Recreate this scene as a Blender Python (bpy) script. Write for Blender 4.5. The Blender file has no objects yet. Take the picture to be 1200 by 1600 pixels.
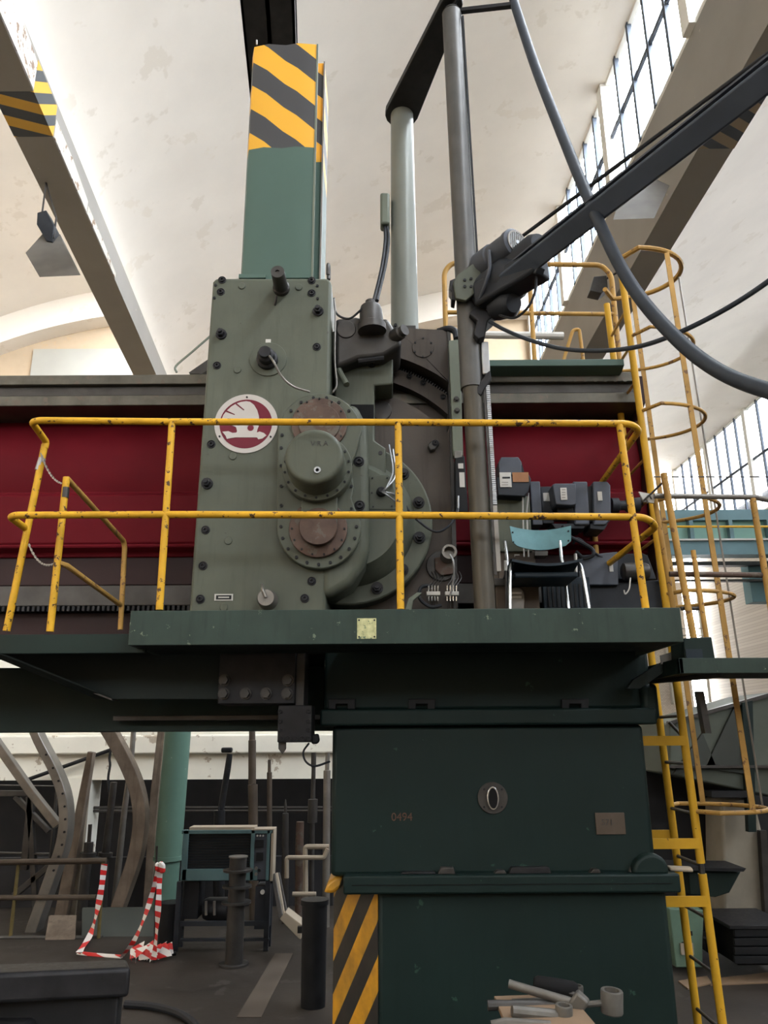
import bpy, bmesh, math, random
from mathutils import Vector, Matrix
random.seed(7)
S = bpy.context.scene
C = S.collection
PI = math.pi

# ------------------------------------------------------------------ camera
FPX, ZC = 1200.0, 2.2
PITCH, ROLL = math.radians(16.3), math.radians(0.34)
fw = Vector((0, math.cos(PITCH), math.sin(PITCH)))
up0 = Vector((0, -math.sin(PITCH), math.cos(PITCH)))
r0 = Vector((1, 0, 0))
rt = r0 * math.cos(ROLL) - up0 * math.sin(ROLL)
upv = up0 * math.cos(ROLL) + r0 * math.sin(ROLL)
cd = bpy.data.cameras.new('camera'); cam = bpy.data.objects.new('camera', cd); C.objects.link(cam)
cd.sensor_fit = 'VERTICAL'; cd.sensor_height = 36; cd.lens = 36 * FPX / 1600
cd.clip_end = 200
M = Matrix((rt, upv, -fw)).transposed().to_4x4(); M.translation = (0, 0, ZC)
cam.matrix_world = M
S.camera = cam

# ------------------------------------------------------------------ world, exposure
W = bpy.data.worlds.new('world'); S.world = W; W.use_nodes = True
W.node_tree.nodes['Background'].inputs[0].default_value = (0.95, 0.98, 1.0, 1)
S.view_settings.view_transform = 'Standard'; S.view_settings.look = 'None'
S.view_settings.gamma = 1; S.view_settings.use_curve_mapping = False
S.view_settings.exposure = 0.57
SKY = 27.0
W.node_tree.nodes['Background'].inputs[1].default_value = SKY
def portal(name, loc, rot, sx, sy):      # guides the sampling of the overcast sky through a glazed band
    l = bpy.data.lights.new(name, 'AREA'); l.shape = 'RECTANGLE'; l.size = sx; l.size_y = sy; l.cycles.is_portal = True
    o = bpy.data.objects.new(name, l); C.objects.link(o); o.location = loc; o.rotation_euler = rot; o['kind'] = 'helper'
S.cycles.max_bounces = 8; S.cycles.diffuse_bounces = 5; S.cycles.glossy_bounces = 3
S.cycles.sample_clamp_indirect = 6
S.cycles.use_denoising = True

# ------------------------------------------------------------------ pixel to place
def ray(px, py):
    return fw + rt * ((px - 600) / FPX) + upv * ((800 - py) / FPX)
def P(px, py, D):                      # the point of the upright plane Y = D
    d = ray(px, py); s = D / d.y
    return Vector((d.x * s, D, ZC + d.z * s))
def PZ(px, py, z):                     # the point of the level plane Z = z
    d = ray(px, py); s = (z - ZC) / d.z
    return Vector((d.x * s, d.y * s, z))
def PX(px, py, x):
    d = ray(px, py); s = x / d.x
    return Vector((x, d.y * s, ZC + d.z * s))
def Zp(py, D, px=600): return P(px, py, D).z
def Xp(px, py, D): return P(px, py, D).x
def mpp(px, py, D):                    # metres per pixel there
    return (D / ray(px, py).y) / FPX

# ------------------------------------------------------------------ materials
def lin(c):
    return tuple(((v / 255) / 12.92 if v / 255 <= .04045 else ((v / 255 + .055) / 1.055) ** 2.4) for v in c) + (1,)
MATS = {}
class NT:
    def __init__(s, name):
        s.m = bpy.data.materials.new(name); s.m.use_nodes = True; s.t = s.m.node_tree
        s.b = s.t.nodes['Principled BSDF']; s.co = s.n('ShaderNodeTexCoord').outputs['Object']
    def n(s, typ, **kw):
        o = s.t.nodes.new(typ)
        for k, v in kw.items(): setattr(o, k, v)
        return o
    def l(s, a, b): s.t.links.new(a, b)
    def noise(s, scale, detail=4, rough=.6, vec=None):
        o = s.n('ShaderNodeTexNoise'); o.inputs['Scale'].default_value = scale
        o.inputs['Detail'].default_value = detail; o.inputs['Roughness'].default_value = rough
        s.l(vec or s.co, o.inputs['Vector']); return o.outputs['Fac']
    def scaled(s, sc):
        o = s.n('ShaderNodeMapping'); o.inputs['Scale'].default_value = sc
        s.l(s.co, o.inputs['Vector']); return o.outputs['Vector']
    def ramp(s, fac, a, b):
        o = s.n('ShaderNodeMapRange'); o.inputs['From Min'].default_value = a; o.inputs['From Max'].default_value = b
        s.l(fac, o.inputs['Value']); return o.outputs['Result']
    def mix(s, fac, a, b):
        o = s.n('ShaderNodeMix', data_type='RGBA')
        if isinstance(fac, (int, float)): o.inputs[0].default_value = fac
        else: s.l(fac, o.inputs[0])
        for sock, v in ((o.inputs[6], a), (o.inputs[7], b)):
            if isinstance(v, tuple): sock.default_value = v
            else: s.l(v, sock)
        return o.outputs[2]
    def bump(s, h, strength=.2, dist=.01):
        o = s.n('ShaderNodeBump'); o.inputs['Strength'].default_value = strength; o.inputs['Distance'].default_value = dist
        s.l(h, o.inputs['Height']); s.l(o.outputs['Normal'], s.b.inputs['Normal'])
def mat(name, col, rough=.5, metal=0, var=.18, scale=3.0, chip=None, chip_amt=.62, chip_scale=22, streak=0, bump=.05, grain=60, spec=.2):
    t = NT(name); base = lin(col)
    dk = tuple(v * (1 - var * 1.6) for v in base[:3]) + (1,); lt = tuple(min(1, v * (1 + var)) for v in base[:3]) + (1,)
    f = t.ramp(t.noise(scale, 5), .3, .7); c = t.mix(f, dk, lt)
    if streak:
        f2 = t.ramp(t.noise(6, 3, .6, t.scaled((3.5, 3.5, .35))), .52, .78)
        c = t.mix(f2, c, tuple(v * (1 - streak) for v in base[:3]) + (1,))
    if chip:
        f3 = t.ramp(t.noise(chip_scale, 4, .65), chip_amt, chip_amt + .03)
        c = t.mix(f3, c, lin(chip))
    t.l(c, t.b.inputs['Base Color'])
    t.b.inputs['Metallic'].default_value = metal; t.b.inputs['Specular IOR Level'].default_value = spec
    rr = t.n('ShaderNodeMapRange'); rr.inputs['To Min'].default_value = max(0, rough - .1); rr.inputs['To Max'].default_value = min(1, rough + .12)
    t.l(t.noise(scale * 4, 3), rr.inputs['Value']); t.l(rr.outputs['Result'], t.b.inputs['Roughness'])
    if bump: t.bump(t.noise(grain, 3), bump, .01)
    MATS[name] = t.m; return t.m
def stripes(name, ca, cb, nrm, period, phase=0, rough=.5, duty=.5, wear=None):
    """two flat paint colours in bands across the direction nrm"""
    t = NT(name)
    d = t.n('ShaderNodeVectorMath', operation='DOT_PRODUCT'); d.inputs[1].default_value = nrm; t.l(t.co, d.inputs[0])
    a = t.n('ShaderNodeMath', operation='MULTIPLY_ADD'); a.inputs[1].default_value = 1 / period; a.inputs[2].default_value = phase; t.l(d.outputs['Value'], a.inputs[0])
    f = t.n('ShaderNodeMath', operation='FRACT'); t.l(a.outputs[0], f.inputs[0])
    g = t.n('ShaderNodeMath', operation='GREATER_THAN'); g.inputs[1].default_value = duty; t.l(f.outputs[0], g.inputs[0])
    c = t.mix(g.outputs[0], lin(ca), lin(cb))
    c = t.mix(t.ramp(t.noise(5, 4), .35, .9), c, lin((60, 56, 48))) if wear else c
    t.l(c, t.b.inputs['Base Color']); t.b.inputs['Roughness'].default_value = rough
    MATS[name] = t.m; return t.m
def emit(name, col, k):
    t = NT(name); t.b.inputs['Base Color'].default_value = (.8, .8, .8, 1)
    t.b.inputs['Emission Color'].default_value = lin(col); t.b.inputs['Emission Strength'].default_value = k
    MATS[name] = t.m; return t.m

mat('machine_green', (84, 88, 77), .42, 0, .10, 2.2, (70, 68, 60), .70, 14, .22)
mat('machine_green_pale', (104, 110, 98), .4, 0, .08, 3)
mat('teal_paint', (72, 92, 84), .45, 0, .06, 1.2, bump=.02)
mat('platform_green', (48, 61, 55), .5, 0, .16, 3, (104, 112, 96), .66, 13, .25)
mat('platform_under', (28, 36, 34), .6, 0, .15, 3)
mat('column_green', (20, 35, 33), .5, 0, .10, 1.8, (44, 70, 60), .68, 8, .12)  # dark green, deepened further to hold the shade under the platform
mat('beam_green', (24, 38, 34), .55, 0, .15, 2)
mat('red_paint', (90, 18, 27), .55, 0, .10, 1.5, bump=.02, spec=.06)
mat('red_dark', (46, 28, 29), .5, 0, .15, 1.5)
mat('oxide_red', (86, 70, 62), .5, .2, .2, 8, (90, 84, 76), .55, 12)
mat('yellow_paint', (204, 156, 42), .42, 0, .14, 6, (74, 54, 38), .60, 26)
mat('yellow_worn', (172, 134, 72), .5, 0, .15, 6, (112, 84, 60), .60, 18)
mat('yellow_clean', (194, 150, 42), .45, 0, .08, 5, (90, 66, 40), .70, 20)
mat('steel_dark', (70, 68, 66), .4, .5, .18, 6, bump=.03)
mat('steel_black', (44, 44, 46), .45, .4, .2, 8)
mat('steel_mid', (128, 124, 118), .38, .6, .15, 5)
mat('steel_bright', (160, 162, 164), .4, .6, .1, 8)
mat('guideway', (90, 87, 79), .42, .5, .22, 5, (92, 84, 76), .6, 9)
mat('saddle_brown', (74, 68, 63), .45, .3, .16, 2.5, streak=.35)
mat('rubber', (36, 38, 42), .55, 0, .15, 8)
mat('black_paint', (30, 31, 33), .5, 0, .2, 6)
mat('gap_black', (14, 14, 15), .8, 0, .1, 6)
mat('plaster', (241, 233, 221), .85, 0, .04, .5, (233, 224, 210), .60, 1.3, bump=.12, grain=9)
mat('plaster_tan', (186, 166, 140), .85, 0, .08, .8, (190, 166, 136), .6, 2.2, bump=.1, grain=9)
mat('girder_paint', (146, 142, 136), .8, 0, .07, .7, (176, 168, 156), .70, 3.5, bump=.1, grain=20)
mat('peeling', (196, 190, 180), .85, 0, .12, 2.5, (140, 120, 104), .58, 6, bump=.25, grain=14)
mat('white_wall', (228, 226, 214), .85, 0, .06, 1.2, (176, 166, 150), .62, 3, bump=.1, grain=12)
mat('panel_white', (168, 165, 155), .8, 0, .04, 1)
mat('white_trim', (236, 234, 226), .7, 0, .03, 1)
mat('floor_concrete', (51, 46, 41), .62, 0, .3, .9, (58, 54, 50), .60, 2.4, bump=.1, grain=25)
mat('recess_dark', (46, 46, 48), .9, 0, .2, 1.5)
mat('wood_old', (112, 100, 88), .8, 0, .25, 4, streak=.4)
mat('cardboard', (124, 104, 84), .85, 0, .06, 4)
mat('beige_sheet', (156, 145, 128), .7, 0, .08, 3)
mat('lamp_grey', (104, 101, 96), .6, 0, .1, 5)
mat('lamp_inner', (84, 82, 79), .5, 0, .08, 3)
mat('tool_steel', (98, 95, 90), .45, .35, .15, 12)
mat('boom_haze_blue', (72, 80, 92), .5, .1, .1, 5)  # grey with the bluish haze by the windows mixed into its colour
mat('hose_haze_blue', (52, 58, 66), .5, 0, .1, 8)  # dark rubber lightened and blued to carry the same haze
mat('pole_grey', (86, 85, 83), .4, .25, .12, 5, streak=.2)
mat('pole_olive', (78, 74, 66), .4, .2, .12, 5, streak=.2)
mat('aluminium_frame', (78, 84, 94), .5, .3, .1, 4)
mat('cabinet_teal', (84, 110, 112), .45, 0, .1, 4)
mat('pipe_green', (86, 114, 102), .45, 0, .08, 2, (150, 160, 146), .66, 4)
mat('pillar_grey', (116, 119, 112), .35, .05, .06, 3)
mat('motor_grey', (74, 78, 86), .5, .1, .1, 6)
mat('motor_dark', (46, 49, 54), .5, .2, .12, 8)
mat('label_white', (184, 182, 176), .5, 0, .02, 4)
mat('emblem_white', (178, 173, 168), .45, 0, .03, 4)
mat('emblem_red', (98, 26, 42), .45, 0, .04, 4)
mat('chair_blue', (96, 136, 142), .4, 0, .12, 9)
mat('chair_navy', (34, 44, 52), .5, 0, .1, 6)
mat('chrome', (200, 204, 206), .22, .9, .04, 6)
mat('copper_brown', (146, 104, 72), .5, .1, .1, 6)
mat('plaque_brown', (80, 71, 62), .5, .2, .15, 6)
mat('plate_yellowed', (186, 186, 140), .5, .1, .2, 30, (92, 110, 90), .58, 40)
mat('cabinet_pale_green', (96, 120, 104), .5, 0, .1, 4)
mat('rail_dull', (104, 92, 58), .6, 0, .2, 6)
mat('floor_patch', (84, 76, 68), .7, 0, .2, 2)
mat('number_red', (88, 66, 54), .7, 0, .2, 20)
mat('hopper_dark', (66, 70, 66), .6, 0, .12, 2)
mat('hopper_grey', (86, 92, 84), .6, 0, .12, 2)
mat('crane_green', (120, 158, 146), .5, 0, .08, 1)  # lightened a little, distance haze mixed into the crane paint
mat('crane_blue', (92, 120, 126), .5, 0, .1, 1)
mat('concrete_pillar', (138, 132, 120), .85, 0, .15, 2)
mat('grime_letter', (150, 120, 84), .6, 0, .2, 30)
# brick far away: joints too fine to pick apart
def brick_far(name, rot):
    t = NT(name); b = t.n('ShaderNodeTexBrick')
    mp = t.n('ShaderNodeMapping'); mp.inputs['Rotation'].default_value = rot; t.l(t.co, mp.inputs['Vector']); t.l(mp.outputs['Vector'], b.inputs['Vector'])
    b.inputs['Scale'].default_value = 4.2; b.inputs['Color1'].default_value = lin((198, 189, 177)); b.inputs['Color2'].default_value = lin((184, 174, 162)); b.inputs['Mortar'].default_value = lin((152, 143, 132))
    b.inputs['Mortar Size'].default_value = .02
    t.l(b.outputs['Color'], t.b.inputs['Base Color']); t.b.inputs['Roughness'].default_value = .85; MATS[name] = t.m
brick_far('brick_white', (PI / 2, 0, 0)); brick_far('brick_side', (PI / 2, 0, PI / 2))
stripes('hazard_ram', (206, 152, 34), (50, 50, 52), (.89, 0, 1), .46, .87)
stripes('hazard_left', (206, 158, 40), (50, 56, 62), (-.39, 1, -1.08), .385, .875)
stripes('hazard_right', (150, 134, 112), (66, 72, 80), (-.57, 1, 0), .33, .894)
stripes('hazard_column', (206, 150, 34), (34, 35, 36), (1, 0, -.415), .15, .1, wear=1)
stripes('tape', (226, 222, 216), (206, 40, 40), (.25, 0, 1), .105, 0, .4)
def glass(name, tint, k):
    t = NT(name); tr = t.n('ShaderNodeBsdfTransparent'); tr.inputs[0].default_value = tint
    t.b.inputs['Base Color'].default_value = (.6, .65, .7, 1); t.b.inputs['Roughness'].default_value = .15
    mx = t.n('ShaderNodeMixShader'); mx.inputs[0].default_value = k; t.l(tr.outputs[0], mx.inputs[1]); t.l(t.b.outputs[0], mx.inputs[2])
    t.l(mx.outputs[0], t.t.nodes['Material Output'].inputs['Surface']); MATS[name] = t.m
glass('window_glass', (.95, .97, 1, 1), .06); glass('window_glass_dimmed', (.56, .57, .59, 1), .08); glass('window_glass_gable_dim', (.36, .365, .37, 1), .08)  # darker tints only cut the daylight: right bay and added gable
mat('roofing', (70, 68, 66), .9, 0, .1, 2)

# ------------------------------------------------------------------ mesh builder
class MB:
    def __init__(s): s.v = []; s.f = []
    def add(s, vs, fs):
        o = len(s.v); s.v += [tuple(v) for v in vs]; s.f += [tuple(i + o for i in f) for f in fs]; return s
    def box(s, x0, x1, y0, y1, z0, z1):
        vs = [(x, y, z) for z in (z0, z1) for y in (y0, y1) for x in (x0, x1)]
        return s.add(vs, [(0, 2, 3, 1), (4, 5, 7, 6), (0, 1, 5, 4), (2, 6, 7, 3), (0, 4, 6, 2), (1, 3, 7, 5)])
    def prism(s, pts, vec):            # a polygon (list of points) swept along vec
        n = len(pts); vec = Vector(vec); a = [Vector(p) for p in pts]; b = [p + vec for p in a]
        nr = Vector((0, 0, 0))
        for i in range(n): nr += a[i].cross(a[(i + 1) % n])
        fl = nr.dot(vec) > 0
        f = [tuple(range(n)), tuple(range(2 * n - 1, n - 1, -1))] + [(i, i + n, (i + 1) % n + n, (i + 1) % n) for i in range(n)]
        if fl: f = [tuple(reversed(q)) for q in f]
        return s.add(a + b, f)
    def plate(s, pix, D, th):          # upright plate outlined in the plane Y = D, th metres deep
        return s.prism([P(x, y, D) for x, y in pix], (0, th, 0))
    def rect(s, x0, y0, x1, y1, D, th):
        ym = (y0 + y1) / 2; X0, X1 = Xp(x0, ym, D), Xp(x1, ym, D)
        return s.box(min(X0, X1), max(X0, X1), D, D + th, Zp(y1, D, (x0 + x1) / 2), Zp(y0, D, (x0 + x1) / 2))
    def cyl(s, p0, p1, a, b=None, n=20, caps=True):
        b = a if b is None else b; p0, p1 = Vector(p0), Vector(p1); ax = (p1 - p0).normalized()
        t = Vector((0, 0, 1)) if abs(ax.z) < .9 else Vector((1, 0, 0)); e1 = ax.cross(t).normalized(); e2 = ax.cross(e1)
        vs = []
        for p, r in ((p0, a), (p1, b)):
            for i in range(n):
                w = 2 * PI * i / n; vs.append(p + (e1 * math.cos(w) + e2 * math.sin(w)) * r)
        fs = [(i, (i + 1) % n, (i + 1) % n + n, i + n) for i in range(n)]
        if caps: fs += [tuple(range(n - 1, -1, -1)), tuple(range(n, 2 * n))]
        return s.add(vs, fs)
    def disc(s, px, py, rp, D, back, n=32, r2=None):   # a round boss facing -Y, its centre and radius read at depth D
        c = P(px, py, D); r = rp * mpp(px, py, D); r2 = r if r2 is None else r2 * mpp(px, py, D)
        return s.cyl(c, c + Vector((0, back, 0)), r, r2, n)
    def lathe(s, prof, org, ax=(0, 0, 1), n=28):       # prof: (radius, distance along axis)
        org, ax = Vector(org), Vector(ax).normalized(); t = Vector((0, 0, 1)) if abs(ax.z) < .9 else Vector((1, 0, 0))
        e1 = ax.cross(t).normalized(); e2 = ax.cross(e1); vs = []; m = len(prof)
        for r, h in prof:
            for i in range(n):
                w = 2 * PI * i / n; vs.append(org + ax * h + (e1 * math.cos(w) + e2 * math.sin(w)) * max(r, 1e-4))
        fs = [(j * n + i, j * n + (i + 1) % n, (j + 1) * n + (i + 1) % n, (j + 1) * n + i) for j in range(m - 1) for i in range(n)]
        fs += [tuple(range(n - 1, -1, -1)), tuple(range((m - 1) * n, m * n))]
        return s.add(vs, fs)
    def tube(s, pts, r, n=10, fillet=0, smooth=0, r1=None):
        pts = [Vector(p) for p in pts]
        if fillet: pts = fil(pts, fillet)
        if smooth: pts = crm(pts, smooth)
        m = len(pts); T = [(pts[min(i + 1, m - 1)] - pts[max(i - 1, 0)]).normalized() for i in range(m)]
        t = Vector((0, 0, 1)) if abs(T[0].z) < .9 else Vector((1, 0, 0)); e = T[0].cross(t).normalized(); vs = []
        for i, p in enumerate(pts):
            e = (e - T[i] * e.dot(T[i])).normalized(); g = T[i].cross(e)
            rr = r if r1 is None else r + (r1 - r) * i / (m - 1)
            for k in range(n):
                w = 2 * PI * k / n; vs.append(p + (e * math.cos(w) + g * math.sin(w)) * rr)
        fs = [(j * n + i, j * n + (i + 1) % n, (j + 1) * n + (i + 1) % n, (j + 1) * n + i) for j in range(m - 1) for i in range(n)]
        fs += [tuple(range(n - 1, -1, -1)), tuple(range((m - 1) * n, m * n))]
        return s.add(vs, fs)
    def bar(s, p0, p1, w, h):          # square bar between two points
        p0, p1 = Vector(p0), Vector(p1); ax = (p1 - p0).normalized()
        t = Vector((0, 0, 1)) if abs(ax.z) < .9 else Vector((0, 1, 0)); a = ax.cross(t).normalized() * w / 2; b = ax.cross(a).normalized() * h / 2
        return s.prism([p0 - a - b, p0 + a - b, p0 + a + b, p0 - a + b], p1 - p0)
    def mesh(s, name):
        me = bpy.data.meshes.new(name); me.from_pydata(s.v, [], s.f)
        bm = bmesh.new(); bm.from_mesh(me); bmesh.ops.recalc_face_normals(bm, faces=bm.faces); bm.to_mesh(me); bm.free()
        me.polygons.foreach_set('use_smooth', [True] * len(me.polygons)); me.set_sharp_from_angle(angle=math.radians(35)); me.update(); return me
    def build(s, name, m, parent=None, bev=0, seg=2, **props):
        me = s.mesh(name); me.materials.append(MATS[m]); return link(name, me, parent, bev, seg, **props)
def link(name, me, parent=None, bev=0, seg=2, **props):
    o = bpy.data.objects.new(name, me); C.objects.link(o)
    if parent is not None: par(o, parent)
    if bev:
        b = o.modifiers.new('bevel', 'BEVEL'); b.width = bev; b.segments = seg; b.limit_method = 'ANGLE'; b.angle_limit = math.radians(40)
    for k, v in props.items(): o[k] = v
    return o
def world_of(o):
    m = o.matrix_basis.copy()
    return world_of(o.parent) @ o.matrix_parent_inverse @ m if o.parent else m
def par(o, p):
    o.parent = p; o.matrix_parent_inverse = world_of(p).inverted()
def fil(pts, r, k=5):
    out = [pts[0]]
    for i in range(1, len(pts) - 1):
        a, b, c = pts[i - 1], pts[i], pts[i + 1]; d1, d2 = (a - b), (c - b); q = min(r, d1.length * .45, d2.length * .45)
        s0, s1 = b + d1.normalized() * q, b + d2.normalized() * q
        for j in range(k + 1):
            t = j / k; out.append(s0 * (1 - t) ** 2 + b * 2 * t * (1 - t) + s1 * t * t)
    return out + [pts[-1]]
def crm(p, k):
    q = [p[0] * 2 - p[1]] + p + [p[-1] * 2 - p[-2]]; out = []
    for i in range(1, len(q) - 2):
        for j in range(k):
            t = j / k; a, b, c, d = q[i - 1], q[i], q[i + 1], q[i + 2]
            out.append(.5 * (2 * b + (c - a) * t + (2 * a - 5 * b + 4 * c - d) * t * t + (3 * b - a - 3 * c + d) * t ** 3))
    return out + [p[-1]]
def thing(name, label, cat, loc, group=None):
    o = bpy.data.objects.new(name, None); C.objects.link(o); o.location = loc; o.empty_display_size = .1
    o['label'] = label; o['category'] = cat
    if group: o['group'] = group
    return o
def tag(o, label, cat, group=None):
    o['label'] = label; o['category'] = cat
    if group: o['group'] = group
    return o
def struct(name, mb, m, parent=None, bev=0):
    o = mb.build(name, m, parent, bev)
    if parent is None: o['kind'] = 'structure'
    return o
def clone(o, parent=None, loc=None):
    c = o.copy(); C.objects.link(c)
    if parent is not None: par(c, parent)
    if loc is not None: c.location = loc
    return c
# shared fastener meshes, all facing -Y
def shared(fn, name, m):
    b = MB(); fn(b); me = b.mesh(name); me.materials.append(MATS[m]); return me
ME = {
    'bolt': shared(lambda b: (b.cyl((0, 0, 0), (0, -.012, 0), .030, n=16), b.cyl((0, -.012, 0), (0, -.038, 0), .021, n=6), b.cyl((0, -.038, 0), (0, -.055, 0), .011, n=10)), 'bolt', 'steel_black'),
    'socket_screw': shared(lambda b: (b.lathe([(.026, .001), (.026, -.003), (.022, -.004), (.020, .004), (.016, .004), (.016, -.008), (.014, -.010), (.0085, -.010), (.0085, .004)], (0, 0, 0), (0, 1, 0), 16),), 'socket_screw', 'steel_black'),
    'screw': shared(lambda b: b.cyl((0, .003, 0), (0, -.006, 0), .0085, n=8), 'screw', 'black_paint'),
    'plug': shared(lambda b: b.lathe([(.021, .002), (.021, -.003), (.018, -.006)], (0, 0, 0), (0, 1, 0), 18), 'plug', 'machine_green'),
    'hex_screw': shared(lambda b: (b.cyl((0, 0, 0), (0, -.006, 0), .024, n=14), b.cyl((0, -.006, 0), (0, -.026, 0), .018, n=6)), 'hex_screw', 'steel_dark'),
}
def fast(kind, px, py, D, parent, s=1.0):
    o = link(kind, ME[kind], None); o.location = P(px, py, D); o.scale = (s, s, s); par(o, parent); return o
def fast_w(kind, p, parent, s=1.0):
    o = link(kind, ME[kind], None); o.location = p; o.scale = (s, s, s); par(o, parent); return o
def text(name, body, px, py, D, hpx, m, parent, rot=(PI / 2, 0, 0)):
    cu = bpy.data.curves.new(name, 'FONT'); cu.body = body; cu.size = hpx * mpp(px, py, D) * 1.4; cu.extrude = .0015; cu.align_x = 'CENTER'; cu.align_y = 'CENTER'
    tmp = bpy.data.objects.new(name, cu); C.objects.link(tmp); dg = bpy.context.evaluated_depsgraph_get(); me = bpy.data.meshes.new_from_object(tmp.evaluated_get(dg)); bpy.data.objects.remove(tmp)
    me.materials.clear(); me.materials.append(MATS[m]); o = bpy.data.objects.new(name, me); C.objects.link(o); o.location = P(px, py, D); o.rotation_euler = rot
    if parent is not None: par(o, parent)
    return o
def arcpx(cx, cy, r, a0, a1, n):       # pixel points on a circle, degrees, 0 = right, 90 = up
    return [(cx + r * math.cos(math.radians(a0 + (a1 - a0) * i / n)), cy - r * math.sin(math.radians(a0 + (a1 - a0) * i / n))) for i in range(n + 1)]

# ================================================================== THE HALL
GZ0, GZ1 = 7.2, 10.1                    # glazed band added in the unseen near gable, lights the machine fronts
ZG = 10.1                                # underside of the roof girders
def line(pa, pb):
    k = (pb.x - pa.x) / (pb.y - pa.y); return lambda y: pa.x + (y - pa.y) * k
xA = line(PZ(3, 30, ZG), PZ(220, 530, ZG))          # girder beside the ram, right lower edge
xB = line(PZ(1200, 37, ZG), PZ(987, 417, ZG))       # girder under the clerestory, left lower edge
Y0, YE, YR = -12.0, 19.5, 36.0
SPR, RISE = ZG + .55, 3.8
def vz(t): return SPR + RISE * max(0, math.sin(min(1, max(0, t)) * PI / 2)) ** .8
struct('floor', MB().box(-30, 24, -14, 40, -.2, 0), 'floor_concrete')

def vault(fl, fr, y0, y1, name):
    b = MB(); nx, ny = 40, 10; vs = []
    for dz in (0, .18):
        for j in range(ny + 1):
            y = y0 + (y1 - y0) * j / ny
            for i in range(nx + 1):
                t = (i / nx) ** 1.35; vs.append((fl(y) + (fr(y) - fl(y)) * t, y, vz(t) + dz))
    n = (nx + 1) * (ny + 1); f = []
    for j in range(ny):
        for i in range(nx):
            a = j * (nx + 1) + i; f.append((a, a + 1, a + nx + 2, a + nx + 1)); f.append((a + n, a + nx + 1 + n, a + nx + 2 + n, a + 1 + n))
    for j in range(ny):
        a = j * (nx + 1); f.append((a, a + nx + 1, a + nx + 1 + n, a + n)); a += nx; f.append((a, a + n, a + nx + 1 + n, a + nx + 1))
    for i in range(nx):
        f.append((i, i + n, i + 1 + n, i + 1)); a = ny * (nx + 1) + i; f.append((a, a + 1, a + 1 + n, a + n))
    return struct(name, b.add(vs, f), 'plaster')
def roof(fl, fr, y0, y1):
    n = 16; b = MB()
    for a_, c_ in ((y0, y1),):
        lo = [(fl(a_) + (fr(a_) - fl(a_)) * (i / n) ** 1.35, a_, vz((i / n) ** 1.35) + .2) for i in range(n + 1)]; lo2 = [(fl(c_) + (fr(c_) - fl(c_)) * (i / n) ** 1.35, c_, p[2]) for i, p in enumerate(lo)]
        up_ = [(x, y, z + .05) for x, y, z in lo]; up2 = [(x, y, z + .05) for x, y, z in lo2]; m = n + 1
        b.add(lo + lo2 + up_ + up2, [f for i in range(n) for f in ((i, i + 1, m + i + 1, m + i), (2 * m + i, 3 * m + i, 3 * m + i + 1, 2 * m + i + 1))] + [(0, m, 3 * m, 2 * m), (n, 2 * m + n, 3 * m + n, m + n)])
    struct('roof', b, 'roofing')
roof(lambda y: xA(y), lambda y: xB(y) + .02, Y0, YE + .3); roof(lambda y: xA(y) - 9.6, lambda y: xA(y) - .5, Y0, YE + .3); roof(lambda y: xB(y) + .5, lambda y: xB(y) + 10.1, Y0, YR + .3); roof(lambda y: xB(y) + 10.7, lambda y: xB(y) + 20.5, Y0, YR + .3)  # last one: unseen next bay, added to block sky from the right-hand windows
vault(lambda y: xA(y), lambda y: xB(y) + .02, Y0, YE + .3, 'ceiling')
vault(lambda y: xA(y) - 9.6, lambda y: xA(y) - .5, Y0, YE + .3, 'ceiling')
vault(lambda y: xB(y) + .5, lambda y: xB(y) + 10.1, Y0, YR + .3, 'ceiling')

def girder(f, w, y0, y1, m='girder_paint', top=1.8):
    b = MB(); n = 8; vs = []
    for j in range(n + 1):
        y = y0 + (y1 - y0) * j / n; x = f(y)
        vs += [(x, y, ZG), (x + w, y, ZG), (x + w, y, ZG + top), (x, y, ZG + top)]
    fs = []
    for j in range(n):
        for i in range(4): a = j * 4 + i; c = j * 4 + (i + 1) % 4; fs.append((a, c, c + 4, a + 4))
    fs += [(3, 2, 1, 0), (n * 4, n * 4 + 1, n * 4 + 2, n * 4 + 3)]
    return struct('ceiling_beam', b.add(vs, fs), m)
gl = girder(lambda y: xA(y) - .52, .52, Y0, YE)
gr = girder(lambda y: xB(y), .5, Y0, YR)
girder(lambda y: xA(y) - 10.1, .5, Y0, YE)
girder(lambda y: xB(y) + 10.1, .5, Y0, YR, top=.1)
# painted warning wraps and the flaked plaster on the girders (thin coats of paint, a few mm proud)
def wrap(f0, f1, side, y0, y1, m, parent, name, h=.55, e=.006):
    b = MB()
    def q(x, y, z): return (x, y, z)
    x0a, x1a, x0b, x1b = f0(y0), f1(y0), f0(y1), f1(y1)
    b.prism([(x0a - e, y0, ZG - e), (x1a + e, y0, ZG - e), (x1b + e, y1, ZG - e), (x0b - e, y1, ZG - e)], (0, 0, e))
    xs0, xs1 = (x1a, x1b) if side > 0 else (x0a, x0b)
    b.prism([(xs0, y0, ZG - e), (xs1, y1, ZG - e), (xs1, y1, ZG + h), (xs0, y0, ZG + h)], (e * side, 0, 0))
    return b.build(name, m, parent)
ya, yb = PZ(22, 143, ZG).y, PZ(78, 213, ZG).y
wrap(lambda y: xA(y) - .52, xA, 1, ya, yb, 'hazard_left', gl, 'warning_stripes', .5)
b = MB()
for (y0, y1, h) in ((5.5, ya - .02, .62), (yb + .02, yb + 1.6, .30), (yb + 1.62, yb + 3.4, .16)):
    b.prism([(xA(y0), y0, ZG + .01), (xA(y1), y1, ZG + .01), (xA(y1), y1, ZG + h * .7), (xA((y0 + y1) / 2), (y0 + y1) / 2, ZG + h), (xA(y0), y0, ZG + h)], (.012, 0, 0))
b.build('flaked_plaster', 'peeling', gl)
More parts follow.
